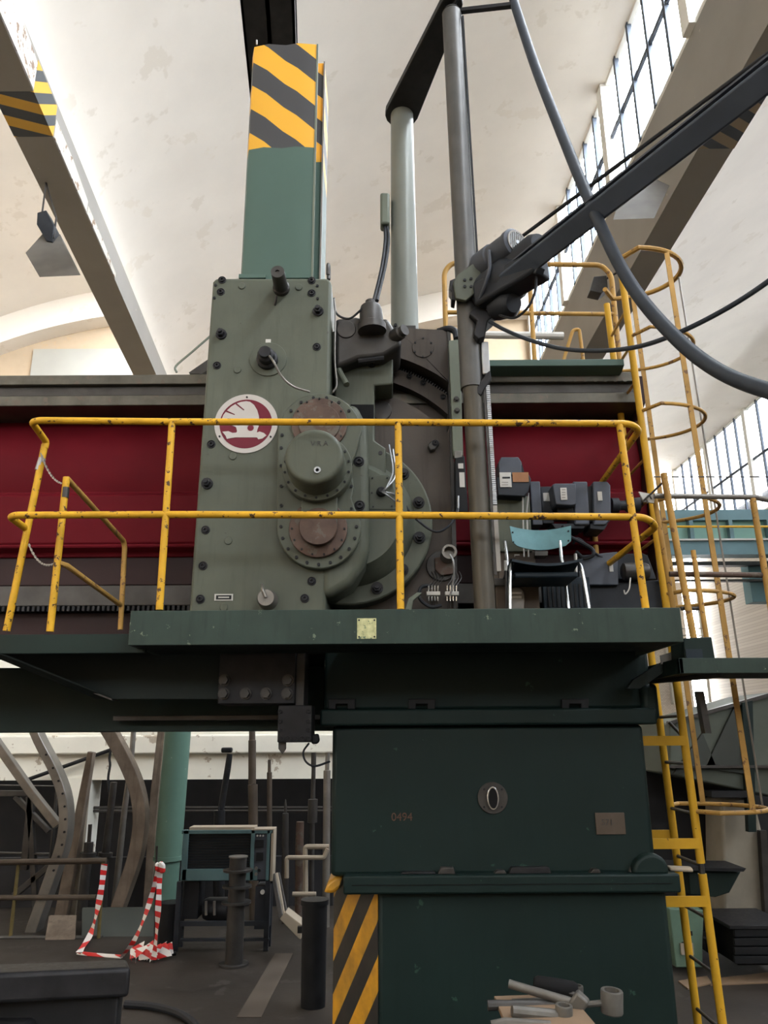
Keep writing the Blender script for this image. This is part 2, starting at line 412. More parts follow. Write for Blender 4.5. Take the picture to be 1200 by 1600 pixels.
yc, yd = PZ(1155, 140, ZG).y, PZ(1110, 232, ZG).y
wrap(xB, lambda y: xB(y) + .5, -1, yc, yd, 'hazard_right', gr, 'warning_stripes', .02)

# clerestory windows: every pane and glazing bar a piece of its own
wn = [0]
def window(fx, y0, y1, z0, z1, nx, nz, m='window_glass', post=True, bar=.09):
    wn[0] += 1
    b = MB()
    for z in (z0, z1): b.prism([(fx(y0), y0, z - .05), (fx(y1), y1, z - .05), (fx(y1), y1, z + .05), (fx(y0), y0, z + .05)], (.10, 0, 0))
    fr = struct('window_%d' % wn[0], b, 'white_trim')
    if post: MB().box(fx(y1) - .10, fx(y1) + .14, y1 - .13, y1 + .13, z0 - .05, z1).build('post', 'white_trim', fr)
    for i in range(1, nx):
        y = y0 + (y1 - y0) * i / nx; MB().box(fx(y) - .02, fx(y) + .06, y - bar / 2, y + bar / 2, z0, z1).build('mullion', 'aluminium_frame', fr)
    for k in range(1, nz):
        z = z0 + (z1 - z0) * k / nz; MB().prism([(fx(y0), y0, z - bar / 2), (fx(y1), y1, z - bar / 2), (fx(y1), y1, z + bar / 2), (fx(y0), y0, z + bar / 2)], (.05, 0, 0)).build('transom', 'aluminium_frame', fr)
    for i in range(nx):
        for k in range(nz):
            ya_, yb_ = y0 + (y1 - y0) * i / nx, y0 + (y1 - y0) * (i + 1) / nx; za, zb = z0 + (z1 - z0) * k / nz, z0 + (z1 - z0) * (k + 1) / nz
            MB().prism([(fx(ya_) + .06, ya_, za), (fx(yb_) + .06, yb_, za), (fx(yb_) + .06, yb_, zb), (fx(ya_) + .06, ya_, zb)], (.012, 0, 0)).build('pane', m, fr)
WS, WT = ZG + 1.8, SPR + RISE - .02
for k in range(4): window(xB, 5.0 + 3.6 * k, 8.6 + 3.6 * k, WS, WT, 5, 2)
window(xB, -11.5, -3.3, WS, WT, 2, 1); window(xB, -3.2, 4.9, WS, WT, 2, 1)
fB2 = lambda y: xB(y) + 10.1
for k in range(5): window(fB2, 17.0 + 3.6 * k, 20.6 + 3.6 * k, ZG + .1, WT, 4, 2, 'window_glass_dimmed')
window(fB2, -11.5, 2.5, ZG + .1, WT, 2, 1, 'window_glass_dimmed'); window(fB2, 2.6, 16.9, ZG + .1, WT, 2, 1, 'window_glass_dimmed')
fA2 = lambda y: xA(y) - .5
window(fA2, -11.5, 4, WS, WT, 2, 1, 'window_glass'); window(fA2, 4.1, YE - .2, WS, WT, 2, 1, 'window_glass')
ym = (Y0 + YE) / 2
portal('sky_portal', (xB(ym) + .35, ym, (WS + WT) / 2), (0, PI / 2, 0), WT - WS + .2, YE - Y0)
portal('sky_portal', (xA(ym) - .1, ym, (WS + WT) / 2), (0, PI / 2, 0), WT - WS + .2, YE - Y0)
ym = (Y0 + YR) / 2
portal('sky_portal', (xB(ym) + 10.6, ym, (ZG + WT) / 2), (0, PI / 2, 0), WT - ZG, YR - Y0)
portal('sky_portal', (0, Y0 - .4, (GZ0 + GZ1) / 2), (PI / 2, 0, 0), 27.5, GZ1 - GZ0)
# gable glazing behind the camera, added as front fill light
wn[0] += 1
gw = struct('window_%d' % wn[0], MB().box(-13.6, 13.6, Y0 - .12, Y0 - .01, GZ0, GZ0 + .1).box(-13.6, 13.6, Y0 - .12, Y0 - .01, GZ1 - .1, GZ1), 'white_trim')
for k in range(9):
    x_ = -13.5 + 3 * k
    MB().box(x_ + .06, x_ + 2.94, Y0 - .05, Y0 - .04, GZ0 + .1, GZ1 - .1).build('pane', 'window_glass_gable_dim', gw); MB().box(x_ - .06, x_ + .06, Y0 - .12, Y0 - .01, GZ0 + .1, GZ1 - .1).build('mullion', 'aluminium_frame', gw)

# end wall with its arched ribs, side walls
b = MB().box(-16.5, xB(YE) + .3, YE, YE + .3, 0, SPR + RISE)
wb = struct('wall_back', b, 'plaster_tan')
def rib(fl, fr, d, y0, y1):
    n = 26; b = MB(); top = []; bot = []
    for i in range(n + 1):
        t = i / n; x = fl + (fr - fl) * t; top.append((x, y0, vz(t) - .01)); bot.append((x, y0, vz(t) - d))
    return b.prism(top + bot[::-1], (0, y1 - y0, 0)).build('arch_rib', 'plaster', wb)
rib(xA(YE) + .02, xB(YE), .85, YE - .55, YE); rib(xA(YE) - 9.5, xA(YE) - .54, .85, YE - .55, YE)
MB().rect(46, 545, 205, 640, YE - .06, .055).build('white_panel', 'panel_white', wb)
struct('wall_inner', MB().box(xB(YE) - .05, xB(YE) + .3, YE, YR, 0, SPR + RISE), 'plaster')  # added to stop sky light leaking into the right bay
struct('wall_right', MB().box(xB(0) + 10.1, xB(0) + 10.5, -12, YR, 0, ZG), 'brick_side')
struct('wall_front', MB().box(-16.5, xB(-12) + 10.5, Y0 - .3, Y0, 0, GZ0).box(-16.5, xB(-12) + 10.5, Y0 - .3, Y0, GZ1, SPR + RISE + .2), 'plaster_tan')  # unseen near wall, added to shut out sky fill from behind
struct('wall_left', MB().box(xA(5) - 11.2, xA(5) - 10.8, -12, YE, 0, SPR + .2), 'plaster_tan')
wr = struct('wall_far', MB().box(xB(YE), xB(YR) + 10.2, YR, YR + .3, 0, SPR + RISE), 'brick_white')
for (a, c) in ((1095, 1118), (1160, 1192), (1040, 1056)):
    MB().rect(a, 880, c, 1100, YR - .25, .24).build('pier', 'panel_white', wr)
for yy in (982, 993, 1003): MB().tube([P(1040, yy, YR - .3), P(1230, yy, YR - .3)], .03, 6).build('conduit', 'steel_mid', wr)

# low concrete wall behind the machine, the dark recess below it
DW = 13.0
xw0, xw1 = -9.5, 2.5
lw = struct('wall_rear_low', MB().box(xw0, xw1, DW, DW + .5, Zp(1216, DW), 4.2), 'white_wall')
MB().box(xw0, xw1, DW - .12, DW, Zp(1176, DW), Zp(1146, DW)).build('ledge', 'white_wall', lw, .03)
MB().rect(98, 1216, 136, 1345, DW - .05, .5).build('pier', 'white_wall', lw)
struct('wall_shade_panel', MB().box(xw0, Xp(520, 1400, 11.5), 11.5, 11.6, 0, .62), 'recess_dark')  # dark panel added to deepen the gloom behind the stored bars
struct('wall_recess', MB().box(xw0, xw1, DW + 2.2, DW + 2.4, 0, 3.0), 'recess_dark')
for (yy, m) in ((1262, 'steel_dark'), (1267, 'steel_dark')):
    pp = MB().tube([P(120, yy, DW + .2), P(520, yy, DW + .2)], .025, 6).build('pipe_run', m, lw)

# overhead runway beam that passes behind the top of the ram
zb = 9.4
l0, l1, q0 = PZ(375, 0, zb), PZ(388, 125, zb), PZ(460, 0, zb)
dv = (l1 - l0).normalized(); wv = Vector((1, 0, 0)) * (q0.x - l0.x - (q0.y - l0.y) * dv.x / dv.y)
a0, a1 = l0 - dv * 7, l0 + dv * 4.2
t = thing('runway_beam', 'dark overhead steel runway beam above the striped ram top', 'beam', a0)
MB().prism([a0, a0 + wv, a0 + wv + Vector((0, 0, .04)), a0 + Vector((0, 0, .04))], a1 - a0).build('bottom_flange', 'steel_black', t)
MB().prism([a0 + wv * .46, a0 + wv * .54, a0 + wv * .54 + Vector((0, 0, .42)), a0 + wv * .46 + Vector((0, 0, .42))], a1 - a0).build('web', 'steel_black', t)
MB().prism([a0 + Vector((0, 0, .42)), a0 + wv + Vector((0, 0, .42)), a0 + wv + Vector((0, 0, .46)), a0 + Vector((0, 0, .46))], a1 - a0).build('top_flange', 'steel_black', t)
for k_ in (.15, .95):
    h_ = a0.lerp(a1, k_) + wv * .5 + Vector((0, 0, .44)); MB().cyl(h_, h_ + Vector((0, 0, vz((h_.x - xA(h_.y)) / (xB(h_.y) - xA(h_.y))) - h_.z + .05)), .03, n=8).build('hanger_rod', 'steel_dark', t)
for s_ in (0, .95): MB().prism([a0 + wv * s_, a0 + wv * (s_ + .05), a0 + wv * (s_ + .05) + Vector((0, 0, .16)), a0 + wv * s_ + Vector((0, 0, .16))], a1 - a0).build('edge_lip', 'steel_dark', t)

# ================================================================== THE MACHINE
# ---- cross rail (red)
DR = 5.55
XL, XR = -7.0, P(1000, 700, DR).x
cr = thing('cross_rail', 'long red cross rail with steel guideways behind the green head', 'machine part', (0, DR, Zp(985, DR)))
def xs(y0, y1, d, back, m, name, x0=XL, x1=XR, bev=.006):
    return MB().box(x0, x1, d, back, Zp(y1, d), Zp(y0, d)).build(name, m, cr, bev)
xs(583, 598, 5.40, 6.3, 'guideway', 'upper_guideway'); xs(597, 616, 5.44, 6.3, 'steel_dark', 'guide_groove'); xs(615, 631, 5.40, 6.3, 'guideway', 'lower_guideway')
prof = [(5.85, 628), (5.80, 645), (5.66, 668), (5.58, 700), (5.56, 735), (5.60, 768), (5.52, 771), (5.52, 846), (5.60, 862), (5.60, 868)]
MB().prism([(XL, y, Zp(p, y)) for y, p in prof] + [(XL, 6.3, Zp(868, 5.6)), (XL, 6.3, Zp(628, 5.85))], (XR - XL, 0, 0)).build('body', 'red_paint', cr, .01)
MB().tube([(XL, 5.49, Zp(851, 5.49)), (XR - .02, 5.49, Zp(851, 5.49))], .016, 8).build('oil_pipe', 'red_paint', cr)
xs(866, 912, 5.62, 6.3, 'red_dark', 'lower_web'); xs(912, 944, 5.50, 6.3, 'steel_dark', 'foot_guideway'); xs(944, 955, 5.62, 6.3, 'gap_black', 'rack_gap')
b = MB(); x = XL
while x < -1.2:
    b.box(x, x + .018, 5.49, 5.53, Zp(952, 5.5), Zp(944.5, 5.5)); x += .036
b.build('rack_teeth', 'steel_black', cr, kind='stuff')
xs(955, 992, 5.60, 6.3, 'red_dark', 'foot_web')
# end plate with its sloping outline, and the green cover over the right-hand guideway
MB().prism([(XR, 5.42, Zp(590, 5.42)), (XR, 5.42, Zp(632, 5.42)), (XR, 5.60, Zp(660, 5.6)), (XR, 5.50, Zp(700, 5.5)), (XR, 5.46, Zp(780, 5.46)), (XR, 5.46, Zp(860, 5.46)), (XR, 5.5, Zp(950, 5.5)), (XR, 6.3, Zp(950, 5.5)), (XR, 6.3, Zp(590, 5.42))], (.03, 0, 0)).build('end_plate', 'red_dark', cr)
xg0 = P(752, 575, 5.3).x
MB().prism([(xg0, 5.28, Zp(563, 5.28)), (xg0, 5.28, Zp(573, 5.28)), (xg0, 5.36, Zp(585, 5.36)), (xg0, 6.2, Zp(585, 5.36)), (xg0, 6.2, Zp(563, 5.28))], (P(976, 575, 5.28).x - xg0, 0, 0)).build('guide_cover', 'teal_paint', cr, .004)
for i in range(14):                       # grinding marks: shallow round scrape pads on the guide face
    MB().disc(775 + 15.5 * i, 592.5, 4.2, 5.398, .002, 14).build('scrape_mark', 'guideway', cr)

# ---- dark green lower beam
lb = thing('lower_beam', 'dark green lower beam running below the walkway', 'machine part', (-2, 5.2, 2.2))
xb0, xb1 = -7.0, P(522, 1100, 5.2).x
MB().box(xb0, xb1, 5.2, 6.1, Zp(1140, 5.2), Zp(1040, 5.2)).build('web_plate', 'beam_green', lb, .01)
MB().box(P(180, 1118, 5.14).x, xb1, 5.1, 5.2, Zp(1124, 5.1), Zp(1116, 5.1)).build('guide_strip', 'steel_dark', lb, .004)
MB().box(P(478, 1040, 5.3).x, P(560, 1040, 5.3).x, 5.32, 6.0, Zp(1060, 5.3), Zp(985, 5.3)).build('rear_web', 'beam_green', lb)
MB().box(xb0, xb1, 5.15, 5.2, Zp(1140, 5.15), Zp(1132, 5.15)).build('bottom_flange', 'beam_green', lb)

# ---- head
DH = 4.75
hd = thing('milling_head', 'grey-green gearbox head carrying the round red and white emblem', 'machine part', (P(410, 952, DH).x, DH, Zp(952, DH)))
hp = [(332, 440), (337, 434), (512, 434), (518, 440), (508, 1010), (291, 1010)]
MB().plate(hp, DH, .72).build('housing', 'machine_green', hd, .022, 3)
# rounded right-hand edge post and bulge
MB().plate([(517, 640), (556, 628), (572, 660), (575, 700), (577, 850), (570, 882), (550, 912), (520, 930), (500, 935)], 4.74, .34).build('side_bulge', 'machine_green', hd, .05, 4)
fl = arcpx(500, 680, 66, 180, 8, 18) + [(556, 707), (551, 718), (549, 735), (553, 760), (549, 778), (556, 798)] + arcpx(498, 823, 66, 8, -180, 18)
MB().plate(fl, 4.69, .07).build('gear_cover', 'machine_green', hd, .008)
MB().disc(499, 662, 44, 4.672, .02).build('upper_disc', 'oxide_red', hd, .004)
MB().disc(499, 661, 33, 4.66, .02).build('upper_disc_plate', 'oxide_red', hd, .004)
MB().disc(497, 826, 46, 4.665, .03).build('lower_disc', 'oxide_red', hd, .004)
MB().disc(497, 822, 30, 4.62, .05).build('lower_disc_plate', 'oxide_red', hd, .004)
MB().rect(470, 775, 527, 830, 4.655, .04).build('neck_block', 'machine_green', hd, .008)
c0 = P(497, 737, 4.69); r_ = mpp(497, 737, 4.69)
cap = MB().lathe([(54 * r_, 0), (54 * r_, -.085), (53 * r_, -.09), (45.5 * r_, -.092), (44.5 * r_, -.10), (44 * r_, -.255), (43.2 * r_, -.275), (41.5 * r_, -.288), (39 * r_, -.295), (36 * r_, -.296)], c0, (0, 1, 0), 44).build('round_cap', 'machine_green', hd)
dcap = 4.69 - .296
for i in range(18):
    w = 2 * PI * (i + .5) / 18; fast_w('screw', c0 + Vector((math.cos(w) * 49.5 * r_, -.091, math.sin(w) * 49.5 * r_)), cap, 1.0)
text('cast_letters', 'V R A', 499, 693, dcap - .001, 8, 'steel_dark', cap)
ey = P(496, 735, dcap)
MB().lathe([(.021, 0), (.021, -.012), (.011, -.012), (.011, .002)], ey, (0, 1, 0), 18).build('oil_eye', 'steel_bright', cap)
for (cx, cy, a0_, a1_, n_) in ((500, 680, 20, 180, 9), (498, 823, 0, -180, 11)):
    for i in range(n_):
        w = math.radians(a0_ + (a1_ - a0_) * i / (n_ - 1)); fast('screw', cx + 59 * math.cos(w), cy - 59 * math.sin(w), 4.688, hd, 1.25)
for yy in (700, 728, 760, 790): fast('screw', 439.5, yy, 4.688, hd, 1.25)
for yy in (727, 760, 795): fast('screw', 549, yy, 4.688, hd, 1.15)
for (cx, cy, rr, dd, n_) in ((499, 662, 39, 4.67, 12), (497, 826, 41, 4.663, 14)):
    for i in range(n_):
        w = 2 * PI * i / n_; fast('screw', cx + rr * math.cos(w), cy - rr * math.sin(w), dd, hd, .8)
for (x, y) in ((346, 523), (497, 487), (324, 756)): fast('bolt', x, y, DH, hd, 1.25)
for (x, y) in ((347, 437.5), (345, 456), (487, 438.5), (487, 458), (495, 542), (339, 571), (330, 694), (321, 828), (317, 884), (313, 936), (487, 908), (476, 935)): fast('socket_screw', x, y, DH - .002, hd, 1.1)
for (x, y) in ((561, 721), (562, 790)): fast('socket_screw', x, y, 4.738, hd, 1.35)
for (x, y) in ((337, 446), (335, 466), (496, 447), (496, 467)): fast('screw', x, y, DH, hd, 1.2)
for (x, y) in ((378, 447), (467, 449), (371, 578), (364, 713), (357, 845), (350, 949)): fast('plug', x, y, DH, hd, 1.25)
c0 = P(440, 452, DH); MB().lathe([(.058, 0), (.058, -.03), (.05, -.04), (.046, -.20), (.046, -.215), (.014, -.215), (.014, -.205)], c0, (0, 1, 0), 22).build('guide_pin', 'steel_dark', hd)
MB().tube([P(432, 462, DH - .03), P(431, 470, DH - .02), P(429, 477, DH)], .009, 8).build('pin_lever', 'steel_dark', hd)
hub = MB().disc(419, 561, 29, 4.742, .02).build('hub_plate', 'machine_green', hd, .003)
c0 = P(418, 563, 4.74); MB().lathe([(.072, 0), (.072, -.03), (.056, -.04), (.056, -.09), (.04, -.10), (.04, -.13)], c0, (0, 1, 0), 22).build('hub_nut', 'steel_black', hub)
MB().rect(415, 530, 423, 535, 4.746, .01).build('white_mark', 'label_white', hd)
MB().tube([P(421, 556, 4.60), P(428, 566, 4.57), P(440, 588, 4.60), P(458, 604, 4.64), P(484, 612.5, 4.685)], .0075, 6, smooth=6).build('sensor_cable', 'steel_mid', hub)
c0 = P(513, 433, 4.9); MB().tube([c0 + Vector((0, -.03, 0)), c0 + Vector((0, -.035, .07)), c0 + Vector((0, .0, .10)), c0 + Vector((0, .035, .07)), c0 + Vector((0, .03, 0))], .014, 8, smooth=4).build('lifting_eye', 'steel_dark', hd)
npl = MB().rect(335, 928, 364, 938.5, DH - .004, .006).build('name_plate', 'label_white', hd)
MB().rect(337.5, 930, 361.5, 936.5, DH - .006, .004).build('plate_print', 'black_paint', npl)
MB().rect(341, 932.3, 358, 934.2, DH - .0075, .004).build('plate_lettering', 'label_white', npl)
c0 = P(419, 938, DH); kn = MB().lathe([(.062, 0), (.062, -.02), (.055, -.03), (.055, -.09), (.05, -.10)], c0, (0, 1, 0), 24).build('round_knob', 'steel_mid', hd)
MB().tube([c0 + Vector((0, -.11, 0)), c0 + Vector((-.02, -.11, .05)), c0 + Vector((-.03, -.06, .085))], .010, 8, smooth=4).build('knob_lever', 'steel_mid', kn)
MB().tube([P(523, 520, 4.9), P(527, 570, 4.9), P(540, 598, 4.86), P(541, 600, 4.86)], .022, 10, smooth=4).build('drain_hose', 'machine_green', hd)
MB().tube([P(522, 467, 4.8), P(524, 490, 4.8), P(523, 560, 4.82), P(526, 600, 4.82), P(520, 613, 4.76)], .007, 6, smooth=5).build('oil_pipe', 'steel_mid', hd)
# emblem: a disc of sheet metal with raised shapes
eb = MB().disc(384.5, 661.5, 49.5, 4.742, .008, 64).build('emblem_plate', 'emblem_white', hd)
E = lambda x, y: (320 + x / 9.23, 600 + y / 9.23)
MB().disc(*E(592, 572), 41, 4.740, .004, 64).build('emblem_field', 'emblem_red', eb)
wing = [(240, 520), (265, 450), (310, 390), (380, 325), (450, 283), (520, 258), (600, 247), (655, 257), (710, 300), (755, 375), (780, 460), (788, 540), (780, 600), (760, 645), (748, 700), (790, 685), (850, 705), (890, 740), (830, 785), (770, 797), (755, 770), (600, 770), (440, 770), (380, 778), (318, 792), (300, 745), (252, 688), (340, 680), (400, 705), (455, 700), (465, 680), (452, 622), (400, 600), (300, 580), (236, 556)]
MB().plate([E(*p) for p in wing], 4.737, .004).build('emblem_wing', 'emblem_white', eb)
for (a, c) in (((450, 283), (566, 374)), ((300, 385), (430, 440))):
    n_ = Vector((c[1] - a[1], a[0] - c[0])).normalized() * 10
    MB().plate([E(a[0] + n_.x, a[1] + n_.y), E(c[0] + n_.x * .6, c[1] + n_.y * .6), E(c[0] - n_.x * .6, c[1] - n_.y * .6), E(a[0] - n_.x, a[1] - n_.y)], 4.735, .003).build('emblem_feather', 'emblem_red', eb)
MB().disc(*E(660, 632), 5, 4.735, .003, 20).build('emblem_eye', 'emblem_red', eb)
for p in ((608, 192), (213, 757), (950, 762)): fast('screw', *E(*p), 4.741, eb, .8)

# ---- ram cover
DC = 4.9
rc = thing('ram_cover', 'tall green ridged ram cover with yellow and black striped top', 'machine part', P(435, 432, DC))
zr0, zr1, zh = Zp(450, DC), Zp(69, DC), Zp(230, DC)
xr = [Xp(p, 432, DC) for p in (371, 403, 433, 455, 487)]; pl = [(xr[0], 5.02), (xr[0] + .03, DC + .02), (xr[1], DC - .008), (xr[2], DC + .004), (xr[3], DC - .014), (xr[4], DC), (xr[4], 5.02)]
def pan(z0, z1, m, name, pts): return MB().prism([(x, y, z0) for x, y in pts], (0, 0, z1 - z0)).build(name, m, rc)
pan(zr0, zh, 'teal_paint', 'front_cover', pl); pan(zh, zr1, 'hazard_ram', 'striped_front', pl)
xs1 = Xp(501, 432, 5.05); p2 = [(xr[0] + .05, 5.02), (xs1, 5.02), (xs1, 5.45), (xr[0] + .05, 5.45)]
z2, zt2 = Zp(254, 5.03), Zp(100, 5.03)
pan(zr0, z2, 'teal_paint', 'side_cover', p2); pan(z2, zt2, 'hazard_ram', 'striped_side', p2)
MB().box(xs1 - .006, xs1 + .006, 5.0, 5.02, zr0, zt2).build('corner_seam', 'steel_mid', rc); MB().box(xr[4] - .004, xr[4] + .010, DC - .006, DC + .02, zr0, zr1).build('corner_seam', 'machine_green_pale', rc)
MB().rect(373, 428, 415, 434, DC - .03, .03).build('base_clip', 'teal_paint', rc); MB().rect(447, 428, 485, 434, DC - .03, .03).build('base_clip', 'teal_paint', rc)
MB().tube([P(401, 70, 4.95), P(401, 63, 4.95)], .008, 6).build('top_pin', 'steel_mid', rc)

# ---- swivel saddle
DS = 5.2
sd = thing('swivel_saddle', 'dark brown saddle plate with toothed swivel arc and bolted disc', 'machine part', (P(620, 950, DS).x, DS, Zp(952, DS)))
CX, CY = 545, 815
MB().plate([(515, 545), (700, 516), (712, 1000), (515, 1000)], 5.42, .12).build('back_plate', 'saddle_brown', sd)
MB().plate([(620, 512), (700, 516), (703, 600)] + arcpx(CX, CY, 268, 53.5, 74, 10), 5.2, .22).build('upper_plate', 'saddle_brown', sd)
ring = lambda r0_, r1_, a0_, a1_, n_: arcpx(CX, CY, r1_, a0_, a1_, n_) + arcpx(CX, CY, r0_, a1_, a0_, n_)
MB().plate(ring(228, 250, 46, 76, 12), 5.32, .1).build('tooth_ring', 'saddle_brown', sd)
b = MB()
for i in range(26):
    w = 49 + i * .95; b.plate(ring(248, 254, w, w + .5, 1), 5.325, .08)
b.build('ring_teeth', 'steel_dark', sd, kind='stuff')
MB().plate(arcpx(CX, CY, 206, 42, 90, 14) + [(545, 1000), (712, 1000), (706, 660)], 5.22, .2).build('lower_plate', 'saddle_brown', sd)
MB().plate([(699, 516), (704, 516), (716, 960), (709, 960)], 5.19, .3).build('edge_strip', 'steel_dark', sd)
rp = MB().disc(661, 543, 17, 5.194, .008).build('round_plate', 'saddle_brown', sd, .002)
for i in range(6): w = 2 * PI * i / 6 + .5; fast('screw', 661 + 14.5 * math.cos(w), 543 - 14.5 * math.sin(w), 5.193, rp, .9)
for (x, y) in ((640, 588), (661, 598), (692, 620)): fast('socket_screw', x, y, 5.315, sd, .9)
rp = MB().disc(596, 641, 16, 5.21, .02).build('bearing_plate', 'steel_dark', sd, .003)
fl_ = MB().disc(CX, CY, 131, 5.05, .18, 64).build('swivel_disc', 'machine_green', sd, .012)
for w in (-67, -42, -13, 15, 41, 64): fast('bolt', CX + 113 * math.cos(math.radians(w)), CY - 113 * math.sin(math.radians(w)), 5.05, fl_, 1.35)
c0 = P(CX, CY, 5.05); r_ = mpp(CX, CY, 5.05)
MB().lathe([(104 * r_, 0), (101 * r_, -.03), (92 * r_, -.08), (84 * r_, -.14), (81 * r_, -.16), (78 * r_, -.16)], c0, (0, 1, 0), 56).build('swivel_boss', 'machine_green', sd)
cv = MB().plate([(577, 746), (580, 742), (606, 742), (612, 748), (619, 780), (619, 796), (577, 796)], 4.885, .012).build('boss_cover', 'machine_green', sd, .003)
for (x, y) in ((582, 747), (605, 747), (581, 770), (583, 792), (612, 791)): fast('screw', x, y, 4.884, cv, .7)
MB().lathe([(.035, 0), (.03, -.03), (.018, -.035), (.018, -.05)], P(596, 769, 4.885), (0, 1, 0), 16).build('cable_gland', 'black_paint', cv)
for k, (x2, y2) in enumerate(((614, 735), (618, 742), (617, 775), (622, 790))): MB().tube([P(597, 769, 4.83), P(606, 768 + (y2 - 769) * .3, 4.81), P(x2, y2, 4.9), P(x2 - 6 + 2 * k, y2 + (-40 if k < 2 else 22), 5.0)], .006, 6, smooth=5).build('lead_wire', 'steel_bright', cv)
MB().tube([P(622, 745, 4.98), P(634, 790, 4.98), P(655, 815, 4.96), P(682, 831, 4.95), P(705, 818, 4.98), P(715, 795, 5.05), P(716, 785, 5.1)], .0085, 8, smooth=6).build('signal_cable', 'rubber', sd)
# stepped block between head and saddle
MB().plate([(523, 572), (614, 556), (614, 600), (585, 602), (585, 688), (603, 700), (603, 740), (523, 740)], 4.98, .3).build('carrier_block', 'machine_green', sd, .012)
MB().plate([(548, 632), (584, 632), (584, 655), (560, 655)], 4.972, .01).build('carrier_slot', 'gap_black', sd)
fast('bolt', 581, 568, 4.98, sd, 1.1)
lg = MB().plate([(668, 695), (674, 688), (684, 686), (687, 692), (680, 702), (672, 704)], 5.17, .05).build('lug', 'steel_dark', sd, .008)
fast('socket_screw', 680, 692, 5.168, lg, .9)

# ---- feed gearbox with its upright cap
gb = thing('feed_gearbox', 'dark grey feed gearbox with domed cap beside the head top', 'machine part', P(575, 560, 4.85))
MB().plate([(523, 497), (556, 494), (585, 500), (605, 495), (616, 512), (628, 520), (626, 540), (600, 556), (560, 560), (524, 575)], 4.85, .4).build('gear_casing', 'steel_dark', gb, .03, 3)
MB().disc(541, 514, 15, 4.84, .02).build('side_disc', 'steel_dark', gb, .004)
c0 = P(581, 512, 4.80); ax = (P(578, 462, 4.80) - c0)
MB().lathe([(.10, -.03), (.10, .02), (.084, .03), (.080, .13), (.07, .165), (.05, .18), (.035, .18), (.035, .21), (.03, .215)], c0, ax, 26).build('domed_cap', 'steel_dark', gb)
c0 = P(622, 522, 4.84); MB().lathe([(.05, .04), (.05, -.03), (.04, -.04), (.04, -.07)], c0, (-.9, 1, -.1), 18).build('side_plug', 'steel_dark', gb)
MB().tube([P(522, 466, 4.82), P(526, 490, 4.8), P(545, 498, 4.78), P(562, 486, 4.76), P(570, 478, 4.75)], .008, 6, smooth=6).build('cap_wire', 'black_paint', gb)
MB().tube([P(560, 565, 4.84), P(600, 560, 4.84)], .02, 8).build('shaft_stub', 'steel_black', gb)

# ---- tool slide below the head
ts = thing('tool_slide', 'black bolted clamp block with pointed tool hanging under the platform', 'machine part', P(460, 1160, 4.8))
MB().rect(342, 1010, 462, 1100, 4.72, .3).build('clamp_block', 'steel_black', ts, .006)
MB().rect(462, 1010, 476, 1103, 4.75, .25).build('clamp_edge', 'steel_dark', ts, .004)
for (x, y) in ((351, 1063), (450, 1063), (350, 1084), (384, 1084), (416, 1084), (449, 1084)): fast('hex_screw', x, y, 4.72, ts, 1.5)
th = MB().rect(434, 1102, 487, 1160, 4.70, .22).build('tool_holder', 'steel_black', ts, .006)
for x in (439, 450, 461, 472, 482): fast('socket_screw', x, 1154, 4.698, th, .7)
for y in (1112, 1127, 1141): fast('socket_screw', 438, y, 4.698, th, .6); fast('socket_screw', 482, y, 4.698, th, .6)
MB().plate([(435, 1159), (446, 1159), (446, 1170), (440.5, 1178), (435, 1170)], 4.74, .04).build('cutting_tip', 'steel_dark', ts)
MB().plate([(486, 1148), (497, 1146), (499, 1158), (494, 1163), (486, 1162)], 4.74, .06).build('cable_box', 'black_paint', ts, .01)
MB().tube([P(483, 1161, 4.76), P(474, 1175, 4.76), P(478, 1190, 4.76), P(492, 1197, 4.78), P(515, 1190, 4.86)], .0065, 6, smooth=6).build('tool_cable', 'rubber', ts)

# ---- column
DCo = 4.9
co = thing('machine_column', 'massive dark green machine column below the platform', 'machine part', (P(770, 1500, DCo).x, DCo, 0))
xa, xc = Xp(518, 1250, DCo), Xp(1016, 1250, DCo)
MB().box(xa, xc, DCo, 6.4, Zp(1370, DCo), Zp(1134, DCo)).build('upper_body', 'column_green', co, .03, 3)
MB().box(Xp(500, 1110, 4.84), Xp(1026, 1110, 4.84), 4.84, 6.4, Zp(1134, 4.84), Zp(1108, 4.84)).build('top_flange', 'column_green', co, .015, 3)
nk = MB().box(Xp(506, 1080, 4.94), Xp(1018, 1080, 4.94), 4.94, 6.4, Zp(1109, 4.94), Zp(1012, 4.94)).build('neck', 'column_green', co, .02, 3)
for px_ in (535, 660, 900):
    MB().plate([(px_ - 22, 1108), (px_ - 22, 1092), (px_ + 20, 1092), (px_ + 20, 1108), (px_ + 8, 1108), (px_ + 8, 1100), (px_ - 10, 1100), (px_ - 10, 1108)], 4.90, .06).build('clamp_notch', 'black_paint', nk, .004)
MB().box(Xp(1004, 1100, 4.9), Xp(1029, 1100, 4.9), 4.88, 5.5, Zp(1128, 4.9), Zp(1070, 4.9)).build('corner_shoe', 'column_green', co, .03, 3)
lz0, lz1 = Zp(1398, 4.82), Zp(1368, 4.82)
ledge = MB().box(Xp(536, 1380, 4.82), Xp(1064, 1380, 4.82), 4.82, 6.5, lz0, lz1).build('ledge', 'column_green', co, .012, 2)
MB().box(Xp(536, 1380, 4.82) + .05, Xp(1064, 1380, 4.82) - .05, 4.816, 4.83, (lz0 + lz1) / 2 - .002, (lz0 + lz1) / 2 + .002).build('ledge_joint', 'gap_black', ledge)
lx0, lx1 = Xp(590, 1500, DCo), Xp(1052, 1500, DCo)
MB().box(lx0, lx1, DCo, 6.45, 0, lz0 + .01).build('lower_body', 'column_green', co, .03, 3)
